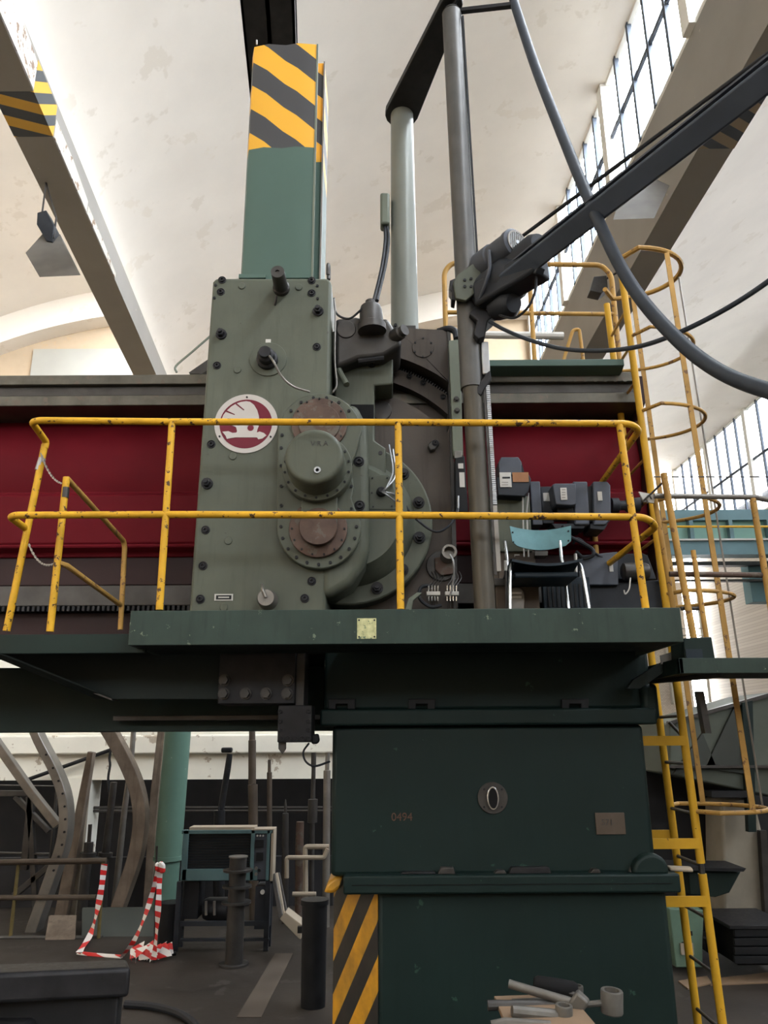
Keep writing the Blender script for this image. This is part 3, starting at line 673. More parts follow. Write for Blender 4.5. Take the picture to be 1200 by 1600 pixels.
MB().prism([(lx0, DCo + .01, .12), (Xp(519, 1500, 5.25), 5.35, .12), (Xp(519, 1500, 5.25), 5.35, lz0), (lx0, DCo + .01, lz0)], (.03, .05, 0)).build('warning_panel', 'hazard_column', co)
MB().plate([(504, 1395), (512, 1378), (525, 1370), (536, 1370), (536, 1385), (520, 1397)], 4.95, .5).build('striped_shoulder', 'hazard_column', co, .02)
ins = MB().disc(770, 1247, 23.5, 4.89, .02, 40).build('inspection_cover', 'steel_dark', co, .003)
for k in range(4): w = PI / 4 + k * PI / 2; fast('screw', 770 + 19.5 * math.cos(w), 1247 - 19.5 * math.sin(w), 4.889, ins, .8)
c0 = P(770, 1247, 4.885); r_ = mpp(770, 1247, 4.885)
MB().prism([c0 + Vector((math.cos(a) * 9.5 * r_, 0, math.sin(a) * 17.5 * r_)) for a in [2 * PI * i / 28 for i in range(28)]], (0, -.012, 0)).build('sight_rim', 'chrome', ins, .003)
MB().prism([c0 + Vector((math.cos(a) * 7 * r_, -.010, math.sin(a) * 15 * r_)) for a in [2 * PI * i / 28 for i in range(28)]], (0, -.008, 0)).build('sight_glass', 'gap_black', ins)
text('painted_number', '0494', 628, 1277, 4.897, 12, 'number_red', co)
pq = MB().rect(931, 1270, 977, 1304, 4.892, .01).build('brown_plaque', 'plaque_brown', co, .002)
text('plaque_lettering', '571', 949, 1285, 4.891, 9, 'steel_dark', pq)
lug = [(990, 1368)] + arcpx(1018, 1362, 28, 170, 0, 10) + [(1046, 1368)]
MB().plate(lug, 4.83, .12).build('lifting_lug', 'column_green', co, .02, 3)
MB().plate([(982, 1368), (985, 1356), (996, 1345), (1012, 1341), (1000, 1368)], 4.88, .1).build('lug_rear_arm', 'steel_dark', co, .02)  # dark steel plate behind the lifting lug

# oddments lying on the column ledge
zl = lz1
def lie(px, py, D=4.86): return Vector((Xp(px, py, D), D, zl))
def on_ledge(x0, x1, h, name, m, label, cat, D=4.85, dp=.06):
    a, c = Xp(x0, 1365, D), Xp(x1, 1365, D)
    return tag(MB().prism([(a, D, zl), (c, D, zl), (c - .012, D, zl + h), (a + .02, D, zl + h)], (0, dp, 0)).build(name, m, None, .004), label, cat)
on_ledge(684, 712, .035, 'steel_block', 'steel_dark', 'small steel block lying on the column ledge', 'block')
on_ledge(795, 862, .034, 'flat_bar', 'steel_black', 'long flat black bar lying on the column ledge', 'bar')
on_ledge(625, 682, .012, 'thin_strip', 'steel_black', 'thin dark strip on the column ledge beside the steel block', 'strip')
on_ledge(772, 792, .018, 'packing_piece', 'steel_dark', 'tiny packing piece on the ledge beside the flat bar', 'block')
on_ledge(922, 940, .022, 'hex_nut', 'steel_dark', 'lone nut on the column ledge left of the lifting lug', 'nut')
xx = Xp(1035, 1370, 4.9)
tag(MB().prism([(xx + .05, 4.9, zl), (xx + .17, 4.86, zl), (xx + .19, 4.95, zl), (xx + .06, 5.0, zl)], (0, 0, .02)).build('cleaning_cloth', 'beige_sheet', None, .008), 'crumpled white cloth on the ledge corner by the ladder', 'cloth')

# ---- operator platform
FP = 4.2
zt, zbm = Zp(952, FP), Zp(1006, FP)
xp0, xp1 = Xp(202, 980, FP), Xp(1066, 980, FP)
op = thing('operator_platform', 'green steel operator platform with chipped front plate', 'platform', ((xp0 + xp1) / 2, FP, zbm))
DK = zt - .06
MB().box(xp0, xp1, FP, FP + .03, zbm, zt).build('front_plate', 'platform_green', op, .003)
MB().box(xp1 - .03, xp1, FP + .03, 5.3, zbm, zt - .03).build('side_plate', 'platform_green', op, .003)
MB().box(xp0, xp0 + .03, FP + .03, 4.72, zbm, zt - .03).build('side_plate', 'platform_green', op, .003)
hx0, hx1 = P(288, 960, 4.75).x - .03, P(525, 960, 4.75).x + .05
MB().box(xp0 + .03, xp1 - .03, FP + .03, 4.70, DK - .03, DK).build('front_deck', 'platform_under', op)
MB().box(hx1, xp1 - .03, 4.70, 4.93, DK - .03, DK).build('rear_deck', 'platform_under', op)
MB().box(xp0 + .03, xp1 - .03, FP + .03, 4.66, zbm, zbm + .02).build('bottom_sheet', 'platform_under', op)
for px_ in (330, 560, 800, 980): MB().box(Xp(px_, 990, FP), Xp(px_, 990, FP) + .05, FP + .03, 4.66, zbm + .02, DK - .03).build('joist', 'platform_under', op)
pn = MB().rect(558, 966, 588, 998, FP - .004, .006).build('rating_plate', 'plate_yellowed', op)
for (x, y) in ((561, 969), (585, 969), (561, 995), (585, 995)): fast('screw', x, y, FP - .004, pn, .6)

# ---- guard rail round the platform
RL = .021; DRl = 4.26
gr_ = thing('platform_guardrail', 'chipped yellow tubular guardrail round the operator platform', 'railing', (0, DRl, zt))
z1_, z2_ = Zp(660, DRl), Zp(805, DRl)
def post(px, pyt, pyb, D, parent, m='yellow_paint', r=RL, pxb=None):
    a = P(px, pyt, D); c = P(pxb if pxb else px, pyb, D); MB().tube([c, a], r, 12).build('post', m, parent)
ptR = P(990, 668, DRl); 
rail_top = [P(70, 700, 4.5), P(72, 690, 4.5), P(50, 660, 4.28), P(60, 657, DRl), P(270, 659, DRl), P(622, 660, DRl), P(985, 662, DRl), P(999, 672, 4.34), P(930, 768, 5.5), P(926, 782, 5.62)]
MB().tube(rail_top, RL, 12, fillet=.07).build('top_rail', 'yellow_paint', gr_)
MB().tube([P(42, 828, 4.5), P(38, 824, 4.48), P(16, 808, 4.3), P(24, 805, DRl), P(270, 804, DRl), P(622, 805, DRl), P(1008, 808, DRl), P(1026, 822, 4.34), P(932, 896, 5.5)], RL, 12, fillet=.06).build('middle_rail', 'yellow_paint', gr_)
post(70, 695, 986, 4.5, gr_, pxb=10); post(269, 660, 953, DRl, gr_, pxb=249); post(622, 661, 952, DRl, gr_, pxb=626); post(968, 664, 952, DRl, gr_, pxb=1009); post(925, 780, 965, 5.5, gr_, pxb=939, m='yellow_worn')
MB().tube([P(66, 716, 4.5), P(60, 735, 4.5)], RL * 1.05, 12).build('bare_patch', 'steel_bright', gr_)
# ---- stair rail on the left
sr = thing('stair_handrail', 'short yellow stair handrail with chain beside the walkway gap', 'railing', P(78, 986, 4.45))
post(104, 746, 987, 4.45, sr, pxb=78)
MB().tube([P(105, 748, 4.45), P(193, 845, 5.3), P(195, 855, 5.33), P(188, 984, 5.33)], .018, 12, fillet=.06).build('top_rail', 'yellow_worn', sr)
MB().tube([P(92, 880, 4.45), P(105, 884, 4.5), P(188, 945, 5.3)], .017, 10).build('lower_rail', 'yellow_worn', sr)
MB().tube([P(103, 762, 4.45), P(101.5, 778, 4.45)], RL * 1.05, 12).build('bare_patch', 'steel_dark', sr)
def chain(a, c, sag, n, name, parent):
    b = MB()
    for i in range(n):
        t0, t1 = i / n, (i + 1.25) / n
        q = [a.lerp(c, t) + Vector((0, 0, -4 * sag * t * (1 - t))) for t in (t0, min(1, t1))]
        b.bar(q[0], q[1], .012 if i % 2 else .005, .005 if i % 2 else .012)
    b.build(name, 'steel_mid', parent, kind='stuff')
chain(P(64, 708, 4.48), P(101, 756, 4.45), .05, 26, 'chain_links', sr); chain(P(45, 850, 4.48), P(92, 876, 4.45), .07, 26, 'chain_links', sr)

# ---- side walkway (left)
wk = thing('side_walkway', 'dark green walkway shelf with tapered bracket at the platform end', 'platform', (-2, 4.35, Zp(1018, 4.35)))
MB().box(-3.2, xp0 + .05, 4.36, 4.39, Zp(1018, 4.36), Zp(988, 4.36)).build('front_plate', 'beam_green', wk, .003)
MB().box(-3.2, xp0 + .05, 4.39, 5.42, Zp(990, 4.36) - .03, Zp(990, 4.36)).build('deck', 'steel_dark', wk)
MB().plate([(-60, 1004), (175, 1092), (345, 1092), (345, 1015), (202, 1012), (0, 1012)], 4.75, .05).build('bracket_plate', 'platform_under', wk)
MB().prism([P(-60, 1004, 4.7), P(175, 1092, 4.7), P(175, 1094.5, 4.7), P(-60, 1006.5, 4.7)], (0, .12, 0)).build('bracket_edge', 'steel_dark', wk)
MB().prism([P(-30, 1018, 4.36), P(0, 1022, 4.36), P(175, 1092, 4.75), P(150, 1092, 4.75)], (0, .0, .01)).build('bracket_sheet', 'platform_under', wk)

# ---- boom pole
DP = 4.55
bp = thing('boom_pole', 'tall grey round boom pole with toothed rack on its side', 'pole', P(757, 952, DP))
pa, pb = P(758, 960, DP), P(706, 22, DP)
pa.x -= .0
MB().cyl(pa, pb, .064, .064, 28).build('pole_tube', 'pole_olive', bp)
pm = P(738, 606, DP)
MB().cyl(P(737.5, 608, DP), pb + Vector((0, 0, .0)), .074, .074, 28).build('sleeve', 'pole_grey', bp)
MB().cyl(pb, pb + Vector((0, 0, .03)), .078, .06, 28).build('top_cap', 'steel_dark', bp)
def along(f): return pa.lerp(pb, f)
def polefrac(py): return (Zp(py, DP, 740) - pa.z) / (pb.z - pa.z)
sx = Vector((.072, -.03, 0))
rk = MB().bar(along(polefrac(900)) + sx, along(polefrac(600)) + sx, .016, .02).build('rack_bar', 'steel_dark', bp)
b = MB(); n_ = 60
for i in range(n_):
    f = polefrac(790) + (polefrac(605) - polefrac(790)) * i / n_; c = along(f) + sx + Vector((.021, -.004, 0)); b.box(c.x - .012, c.x + .012, c.y - .012, c.y + .012, c.z - .005, c.z + .005)
b.build('rack_teeth', 'steel_bright', bp, kind='stuff')
MB().bar(along(polefrac(895)) + sx + Vector((.02, -.004, 0)), along(polefrac(793)) + sx + Vector((.02, -.004, 0)), .026, .02).build('rack_plate', 'steel_mid', bp)
MB().bar(along(polefrac(600)) + Vector((.078, -.025, 0)), along(polefrac(30)) + Vector((.078, -.025, 0)), .014, .016).build('rack_strip', 'steel_black', bp)
MB().bar(along(polefrac(590)) + Vector((.088, -.03, 0)), along(polefrac(540)) + Vector((.088, -.03, 0)), .05, .05).build('bright_shoe', 'steel_bright', bp, .006)
MB().plate([(740, 612), (758, 585), (766, 578), (768, 592), (758, 606), (752, 618)], DP - .06, .12).build('stop_clamp', 'steel_black', bp, .006)
# top hook with the eye for the hose
hk = P(803, 8, DP - .15)
MB().bar(pb + Vector((0, 0, .02)), hk, .035, .03).build('hook_arm', 'steel_black', bp)
MB().tube([pb + Vector((0, 0, .03)), P(716, -2, DP - .05), P(745, -16, DP - .1), P(785, -12, DP - .13), P(803, 2, DP - .15)], .014, 10, smooth=5).build('hook_loop', 'steel_black', bp)

# ---- support pillar and cranked arm plate
zarm = pb.z
pc = P(627, 400, 5.62); dpil = 5.62
spp = thing('support_pillar', 'pale grey-green pipe pillar behind the head carrying a dark arm', 'pillar', P(628, 560, dpil))
ztp = Zp(178, dpil)
pbot = P(633, 560, dpil); ptop = P(628, 180, dpil)
MB().cyl(pbot, ptop, .115, .100, 32).build('pillar_tube', 'pillar_grey', spp)
e0 = Vector((ptop.x, ptop.y, ptop.z)); e1 = Vector((pb.x, pb.y, ptop.z))
dd = (e1 - e0).normalized(); nn = Vector((-dd.y, dd.x, 0))
out = []
for k in range(9):
    a = PI / 2 + PI * k / 8; out.append(e0 + nn * math.sin(a) * .15 + dd * math.cos(a) * .15)
for k in range(9):
    a = -PI / 2 + PI * k / 8; out.append(e1 + nn * math.sin(a) * .085 + dd * math.cos(a) * .09)
MB().prism(out, (0, 0, .06)).build('arm_plate', 'steel_black', spp, .006)
MB().rect(594, 300, 609, 349, 5.5, .12).build('junction_box', 'machine_green_pale', spp, .02, 3)
for dx in (0, 5): MB().tube([P(601 + dx * .6, 349, 5.55), P(602 + dx, 375, 5.5), P(597 + dx, 415, 5.3), P(588 + dx * .9, 455, 5.05), P(584 + dx, 470, 4.9)], .014, 8, smooth=6).build('box_cable', 'rubber', spp)
MB().rect(610, 508, 650, 518, 5.45, .3).build('base_flange', 'steel_dark', spp, .006)
fast('screw', 618, 508, 5.44, spp, 1.5)

# ---- pendant boom with its drive motors
zb_ = Zp(452, 4.5)
b0 = P(762, 462, 4.45); b1 = PZ(1205, 118, b0.z + .02); bd = (b1 - b0).normalized(); b2 = b1 + bd * 2.2
pbm = thing('swing_boom', 'long dark swing boom reaching out from the pole toward the camera', 'boom', b0)
MB().tube([b0, b2], .085, 4).build('boom_tube', 'boom_haze_blue', pbm, .012)
MB().bar(b0 + Vector((0, 0, .062)), b2 + Vector((0, 0, .062)), .10, .012).build('boom_cap', 'motor_grey', pbm)
bu = Vector((0, 0, 1)); bs = bd.cross(bu).normalized()
MB().tube([b0 + bd * .1 + Vector((0, 0, .13)) - bs * .05, PZ(815, 370, b0.z + .42) , PZ(1200, 84, b0.z + .2), PZ(1200, 84, b0.z + .2) + bd * 2.0], .012, 8).build('tie_rod', 'rubber', pbm)
# motor: finned body along the boom, its fan guard at the free end
m0 = P(768, 408, 4.42); md = Vector((.52, -.80, -.02)).normalized()
mt = MB().lathe([(.08, -.10), (.105, -.09), (.105, .03), (.096, .04), (.096, .19), (.102, .20), (.102, .235), (.085, .245)], m0, md, 28).build('drive_motor', 'motor_grey', pbm)
mk = m0 + md * .246
MB().lathe([(.082, 0), (.082, .006), (.07, .006), (.07, .0)], mk, md, 26).build('fan_ring', 'steel_mid', mt)
e1_ = md.cross(bu).normalized(); e2_ = e1_.cross(md)
for k in range(-4, 5):
    h_ = math.sqrt(max(0, .070 ** 2 - (k * .0155) ** 2)); c = mk + e1_ * k * .0155 + md * .004
    MB().bar(c - e2_ * h_, c + e2_ * h_, .005, .005).build('fan_slat', 'steel_bright', mt)
MB().cyl(mk, mk + md * .008, .014, n=12).build('fan_hub', 'steel_bright', mt)
MB().bar(m0 + md * .04 + e2_ * .06 - e1_ * .05, m0 + md * .15 + e2_ * .06 - e1_ * .05, .09, .10).build('terminal_box', 'motor_grey', mt, .01)
g0 = P(742, 455, 4.42)
MB().lathe([(.13, -.16), (.145, -.14), (.145, .10), (.12, .15), (.09, .2)], P(783, 447, 4.40), bd, 26).build('gear_drum', 'motor_dark', pbm)
MB().lathe([(.085, -.2), (.10, -.18), (.10, .10), (.08, .14)], P(822, 402, 4.22), bd, 22).build('brake_drum', 'motor_dark', pbm)
MB().bar(P(752, 468, 4.45), P(846, 412, 4.1), .17, .17).build('gear_case', 'motor_dark', pbm, .02)
MB().lathe([(.07, -.06), (.088, -.04), (.088, .09), (.06, .13)], P(783, 478, 4.40), (bd.x, bd.y, -.35), 22).build('lower_motor', 'motor_dark', pbm)
MB().plate([(708, 440), (716, 428), (738, 412), (750, 414), (752, 430), (742, 458), (728, 470), (712, 466)], DP - .13, .03).build('pivot_cheek', 'machine_green', pbm, .006)
MB().plate([(703, 438), (712, 434), (712, 470), (706, 468), (706, 456), (703, 452)], DP - .10, .1).build('pivot_clip', 'steel_black', pbm, .005)
for (x, y) in ((726, 438), (736, 436), (726, 448), (736, 448)): fast('screw', x, y, DP - .13, pbm, 1.2)
MB().plate([(733, 490), (742, 478), (765, 482), (776, 490), (762, 502), (758, 526), (748, 530), (740, 522), (746, 500)], DP - .12, .16).build('bracket', 'steel_black', pbm, .008)
MB().plate([(760, 481), (777, 478), (778, 490), (766, 488)], DP - .14, .1).build('bright_clip', 'steel_bright', pbm, .004)
MB().tube([P(764, 392, 4.28), P(765, 420, 4.25), P(756, 450, 4.3), P(746, 476, 4.4)], .012, 8, smooth=6).build('motor_lead', 'motor_grey', pbm)
MB().tube([P(838, 425, 4.1), P(836, 455, 4.1), P(825, 480, 4.12), P(806, 496, 4.2), P(788, 495, 4.3), P(777, 490, 4.4)], .008, 8, smooth=6).build('limit_cable', 'rubber', pbm)
MB().bar(P(830, 420, 4.12), P(845, 424, 4.05), .06, .05).build('limit_switch', 'motor_dark', pbm, .008)

# ---- hoses
tag(MB().tube([hk + Vector((0, 0, .06)), P(806, 12, DP - .16), P(835, 100, 4.2), P(870, 190, 3.95), P(930, 335, 3.6), P(985, 443, 3.4), P(1050, 522, 3.2), P(1120, 578, 3.0), P(1205, 612, 2.75), P(1330, 640, 2.55), P(1550, 640, 2.3), P(2000, 560, 2.1), P(2700, 420, 2.0)], .033, 14, smooth=8).build('supply_hose', 'hose_haze_blue', None), 'thick dark supply hose hanging from the pole hook across the boom', 'hose')
tag(MB().tube([P(764, 502, 4.44), P(790, 516, 4.4), P(830, 532, 4.2), P(880, 545, 4.0), P(940, 548, 3.8), P(1000, 541, 3.6), P(1060, 520, 3.4), P(1130, 485, 3.2), P(1200, 440, 3.0), P(1290, 370, 2.8), P(1500, 250, 2.5), P(1900, 80, 2.2), P(2600, -60, 2.1)], .0125, 10, smooth=8).build('control_cable', 'hose_haze_blue', None), 'thin black control cable sagging from the boom bracket to the right', 'cable')

# ================================================================== ON THE PLATFORM
zd = DK
# ---- chair
ch = thing('chair', 'school chair with pale blue backrest and dark seat on the platform', 'chair', (P(855, 950, 4.8).x, 4.8, zd))
cx0, cx1 = Xp(797, 845, 5.02), Xp(893, 845, 5.02)
b = MB(); n_ = 12; zt_, zb2 = Zp(823, 5.0), Zp(852, 5.0); fr_, bk_ = [], []
def bow(t): return .05 * 4 * t * (1 - t)
pts_t = [(cx0 + (cx1 - cx0) * i / n_, 5.0 + bow(i / n_), zt_ - .018 * math.sin(PI * i / n_) ** 1) for i in range(n_ + 1)]
pts_b = [(cx0 + .01 + (cx1 - cx0 - .02) * i / n_, 4.99 + bow(i / n_), zb2 - .03 * math.sin(PI * i / n_) - (0 if 0 < i < n_ else -.02)) for i in range(n_ + 1)]
vs = pts_t + pts_b + [(x, y + .012, z) for x, y, z in pts_t] + [(x, y + .012, z) for x, y, z in pts_b]; m_ = n_ + 1
fs = []
for i in range(n_):
    fs += [(i, i + 1, m_ + i + 1, m_ + i), (2 * m_ + i, 3 * m_ + i, 3 * m_ + i + 1, 2 * m_ + i + 1), (i, 2 * m_ + i, 2 * m_ + i + 1, i + 1), (m_ + i, m_ + i + 1, 3 * m_ + i + 1, 3 * m_ + i)]
fs += [(0, m_, 3 * m_, 2 * m_), (n_, 2 * m_ + n_, 3 * m_ + n_, m_ + n_)]
bk = b.add(vs, fs).build('backrest', 'chair_blue', ch)
for (x, y) in ((801, 832), (802, 847), (888, 830), (888, 845)): fast('screw', x, y, 4.998, bk, .7)
sx0, sx1 = Xp(799, 870, 4.62), Xp(909, 870, 4.62); zs = Zp(868, 4.62)
b = MB(); rows = []
for j in range(7):
    v = j / 6; y = 4.60 + .40 * v; row = []
    for i in range(11):
        u_ = i / 10; dz = -.045 * (math.sin(PI * u_)) * (.35 + .65 * (1 - abs(v - .5))) - .075 * v - (.03 * max(0, .2 - v) / .2)
        row.append((sx0 + (sx1 - sx0) * u_, y, zs + dz))
    rows.append(row)
vs = [p for r in rows for p in r]; N_ = len(vs); vs += [(x, y, z - .016) for x, y, z in vs]; fs = []
for j in range(6):
    for i in range(10):
        a = j * 11 + i; fs += [(a, a + 1, a + 12, a + 11), (a + N_, a + 11 + N_, a + 12 + N_, a + 1 + N_)]
for j in range(6):
    a = j * 11; fs += [(a, a + 11, a + 11 + N_, a + N_), (a + 10, a + 10 + N_, a + 21 + N_, a + 21)]
for i in range(10): fs += [(i, i + N_, i + 1 + N_, i + 1), (66 + i, 67 + i, 67 + i + N_, 66 + i + N_)]
b.add(vs, fs).build('seat', 'chair_navy', ch)
MB().box(sx0 + .02, sx1 - .02, 4.66, 4.98, zs - .135, zs - .10).build('seat_frame', 'chair_navy', ch, .01)
for (x0_, s_) in ((sx0, 1), (sx1, -1)):
    MB().tube([(x0_ - s_ * .03, 4.62, zd), (x0_ - s_ * .005, 4.66, zs - .09), (x0_ + s_ * .03, 4.70, zs - .03)], .0115, 10, smooth=4).build('leg', 'chrome', ch)
    MB().tube([(x0_ + s_ * .02, 4.93, zd), (x0_ + s_ * .03, 4.98, zs - .03), (x0_ + s_ * .035, 5.0, zs + .06), (x0_ + s_ * .03, 5.03, zb2 + .03)], .0115, 10, smooth=4).build('leg', 'chrome', ch)

# ---- electrics and drives right of the pole
def unit(name, label, cat, px, py, D, group=None): return thing(name, label, cat, P(px, py, D), group)
u = unit('terminal_unit', 'dark terminal unit with white label above the grey-green cabinet', 'electric box', 800, 775, 5.1)
MB().plate([(776, 745), (826, 740), (830, 748), (826, 768), (820, 776), (778, 774)], 5.1, .18).build('case', 'motor_dark', u, .008)
MB().plate([(780, 742), (779, 722), (783, 714), (810, 714), (815, 722), (816, 742)], 5.11, .16).build('top_cap', 'motor_grey', u, .006)
MB().plate([(816, 742), (816, 728), (812, 718), (815, 722), (820, 741)], 5.13, .12).build('cap_slope', 'motor_dark', u)
lb_ = MB().rect(781, 738, 799, 761, 5.092, .01).build('paper_label', 'label_white', u)
MB().rect(785, 745, 797, 747.5, 5.090, .004).build('label_print', 'black_paint', lb_)
for yy in (753, 757): MB().rect(784, yy, 794, yy + .8, 5.090, .004).build('label_line', 'steel_mid', lb_)
MB().rect(801, 738, 826, 753, 5.094, .008).build('copper_panel', 'copper_brown', u)
MB().tube([P(826, 770, 5.12), P(823, 800, 5.14), P(826, 870, 5.16)], .006, 6).build('cable_tail', 'steel_bright', u)
MB().tube([P(817, 775, 5.12), P(817, 800, 5.14), P(819, 870, 5.16)], .006, 6).build('cable_tail', 'steel_bright', u)
u = unit('slim_box', 'narrow black box with two white stickers left of the boom pole', 'electric box', 719, 800, 5.08)
MB().plate([(711, 716), (726, 712), (732, 800), (712, 800)], 5.08, .15).build('case', 'black_paint', u, .006)
MB().rect(716, 724, 724, 732, 5.074, .008).build('sticker', 'label_white', u); MB().rect(718, 738, 726, 761, 5.074, .008).build('sticker', 'label_white', u)
MB().tube([P(716, 775, 5.06), P(716, 790, 5.05), P(715, 800, 5.05)], .007, 6).build('lead', 'steel_bright', u)
u = unit('mounting_strip', 'grey-green upright mounting strip beside the saddle plate', 'metal strip', 715, 720, 5.22)
MB().plate([(701, 532), (718, 530), (724, 712), (708, 712)], 5.12, .06).build('strip', 'machine_green_pale', u, .004)
for (x, y) in ((713, 624), (714, 642)): fast('hex_screw', x, y, 5.12, u, .9)
MB().plate([(710, 704), (722, 704), (722, 716), (710, 716)], 5.10, .03).build('clip', 'steel_mid', u, .004)
u = unit('cable_elbow', 'short black cable elbow over the saddle corner', 'cable', 708, 516, 5.2)
MB().tube([P(685, 518, 5.25), P(700, 514, 5.2), P(711, 518, 5.18), P(714, 530, 5.15)], .026, 10, smooth=5).build('elbow', 'rubber', u)
u = unit('floor_cabinet', 'grey-green steel cabinet standing right of the boom pole', 'cabinet', 795, 950, 5.2)
MB().rect(766, 775, 830, 862, 5.2, .35).build('upper_case', 'machine_green', u, .006)
MB().box(P(768, 900, 5.22).x, P(838, 900, 5.22).x, 5.22, 5.5, zd - .05, Zp(862, 5.22)).build('lower_case', 'plaque_brown', u, .005)
for x in (777, 808): MB().rect(x - 4, 866, x + 4, 870, 5.214, .01).build('tag', 'label_white', u)
for (a, c) in ((779, 786), (806, 813)): MB().rect(a, 868, c, 905, 5.205, .02).build('rib', 'plaque_brown', u)
u = unit('lube_pump', 'small brown pump housing with oval grey plate beneath the chair', 'pump', 808, 952, 4.98)
MB().box(Xp(774, 920, 4.98), Xp(842, 920, 4.98), 4.98, 5.18, zd, Zp(908, 4.98)).build('case', 'plaque_brown', u, .006)
MB().rect(772, 903, 846, 915, 4.965, .2).build('lid', 'steel_dark', u, .005)
ov = MB().plate(arcpx(807, 930, 13, 0, 180, 12) + [(794, 952), (820, 952)], 4.965, .03).build('oval_plate', 'steel_mid', u, .006)
MB().rect(800, 925, 815, 928, 4.96, .01).build('oval_print', 'label_white', ov); MB().rect(799, 931, 815, 935, 4.96, .01).build('oval_print', 'label_white', ov)
fast('socket_screw', 828, 909, 4.964, u, 1.0)
u = unit('handle_rod', 'thin upright rod with pale grip between pump and chair', 'lever', 791, 950, 4.7)
MB().tube([P(792, 960, 4.66), P(790, 880, 4.66)], .008, 8).build('rod', 'steel_dark', u); MB().tube([P(790, 892, 4.66), P(790, 876, 4.66)], .011, 10).build('grip', 'label_white', u)
# servo drive row
u = unit('servo_drive', 'row of dark grey servo drive housings in front of the red rail', 'motor', 890, 820, 5.15)
MB().rect(830, 752, 846, 820, 5.22, .2).build('end_bell', 'motor_grey', u, .006)
MB().rect(846, 760, 864, 818, 5.26, .16).build('coupling_case', 'motor_dark', u, .006)
MB().rect(849, 770, 860, 783, 5.255, .01).build('pale_sticker', 'label_white', u)
tb = MB().plate([(863, 757), (868, 755), (900, 755), (901, 788), (892, 790), (868, 788)], 5.12, .2).build('terminal_box', 'motor_grey', u, .008)
lb_ = MB().rect(876, 762, 886, 781, 5.114, .008).build('rating_label', 'label_white', tb)
for k in range(4): MB().rect(878, 764.5 + k * 4, 883.5, 765.7 + k * 4, 5.112, .004).build('label_line', 'steel_mid', lb_)
MB().plate([(897, 758), (895, 752), (918, 752), (922, 820), (898, 820)], 5.18, .24).build('motor_body', 'motor_grey', u, .01)
MB().plate([(927, 752), (949, 752), (954, 758), (955, 812), (946, 820), (928, 820)], 5.18, .24).build('motor_flange', 'motor_grey', u, .008)
MB().plate([(918, 760), (928, 760), (928, 815), (918, 815)], 5.22, .18).build('joint', 'black_paint', u)
MB().rect(934, 768, 941, 782, 5.172, .01).build('pale_sticker', 'label_white', u)
MB().lathe([(.055, 0), (.055, .05), (.035, .06), (.035, .10), (.05, .11), (.05, .2)], P(955, 790, 5.3), (1, 0, 0), 20).build('shaft', 'motor_dark', u)
MB().tube([P(985, 785, 5.3), P(1003, 783, 5.3)], .03, 10).build('shaft_nut', 'steel_dark', u)
for yy in (818,):
    MB().plate([(862, 818), (918, 818), (912, 826), (868, 826)], 5.2, .2).build('foot', 'motor_dark', u, .004); MB().plate([(922, 818), (950, 818), (944, 828), (922, 826)], 5.2, .2).build('foot', 'motor_dark', u, .004)
MB().rect(871, 789, 896, 803, 5.19, .2).build('mount_block', 'black_paint', u)
u = unit('cable_bundle', 'loop of dark cables hanging below the servo drives', 'cable', 900, 860, 5.25)
MB().tube([P(880, 822, 5.2), P(886, 836, 5.18), P(905, 846, 5.15), P(925, 858, 5.15), P(926, 868, 5.15), P(912, 872, 5.18), P(900, 862, 5.2)], .014, 8, smooth=6).build('cable', 'rubber', u)
MB().tube([P(895, 850, 5.2), P(905, 842, 5.18), P(935, 868, 5.2), P(965, 875, 5.25)], .009, 8, smooth=6).build('cable', 'rubber', u)
MB().tube([P(900, 895, 5.1), P(899, 866, 5.15)], .012, 8).build('connector', 'steel_mid', u)
u = unit('junction_cabinet', 'flat grey junction cabinet low behind the guardrail post', 'cabinet', 930, 915, 5.2)
MB().plate([(905, 868), (965, 862), (967, 914), (905, 914)], 5.2, .2).build('case', 'motor_grey', u, .006)
MB().rect(952, 878, 958, 893, 5.194, .01).build('pale_sticker', 'label_white', u)
MB().plate([(836, 861), (856, 861), (856, 868), (836, 868)], 5.2, .1).build('bracket', 'steel_mid', u)
u = unit('coolant_motor', 'round horizontal motor on dark sloping base at the rail end', 'motor', 985, 950, 5.15)
MB().lathe([(.045, 0), (.06, .01), (.06, .16), (.05, .18)], P(972, 893, 5.2), (1, 0, 0), 22).build('motor_barrel', 'steel_dark', u)
MB().plate([(962, 905), (1026, 905), (1012, 868), (1004, 864), (965, 866)], 5.36, .1).build('shield', 'motor_dark', u, .005)
MB().plate([(880, 918), (1030, 906), (1036, 940), (1040, 965), (880, 965)], 5.25, .2).build('base', 'motor_dark', u, .006)
MB().tube([P(985, 903, 5.15), P(983, 920, 5.12), P(977, 928, 5.12), P(975, 922, 5.12)], .005, 6, smooth=5).build('loose_wire', 'label_white', u)
u = unit('dark_enclosure', 'near-black ventilated enclosure directly behind the chair legs', 'cabinet', 880, 952, 5.12)
MB().box(Xp(848, 920, 5.14), Xp(922, 920, 5.14), 5.14, 5.20, zd, Zp(903, 5.14)).build('case', 'chair_navy', u, .005)
for k in range(9): MB().rect(856 + k * 7, 912, 859 + k * 7, 948, 5.132, .01).build('vent_slat', 'black_paint', u)
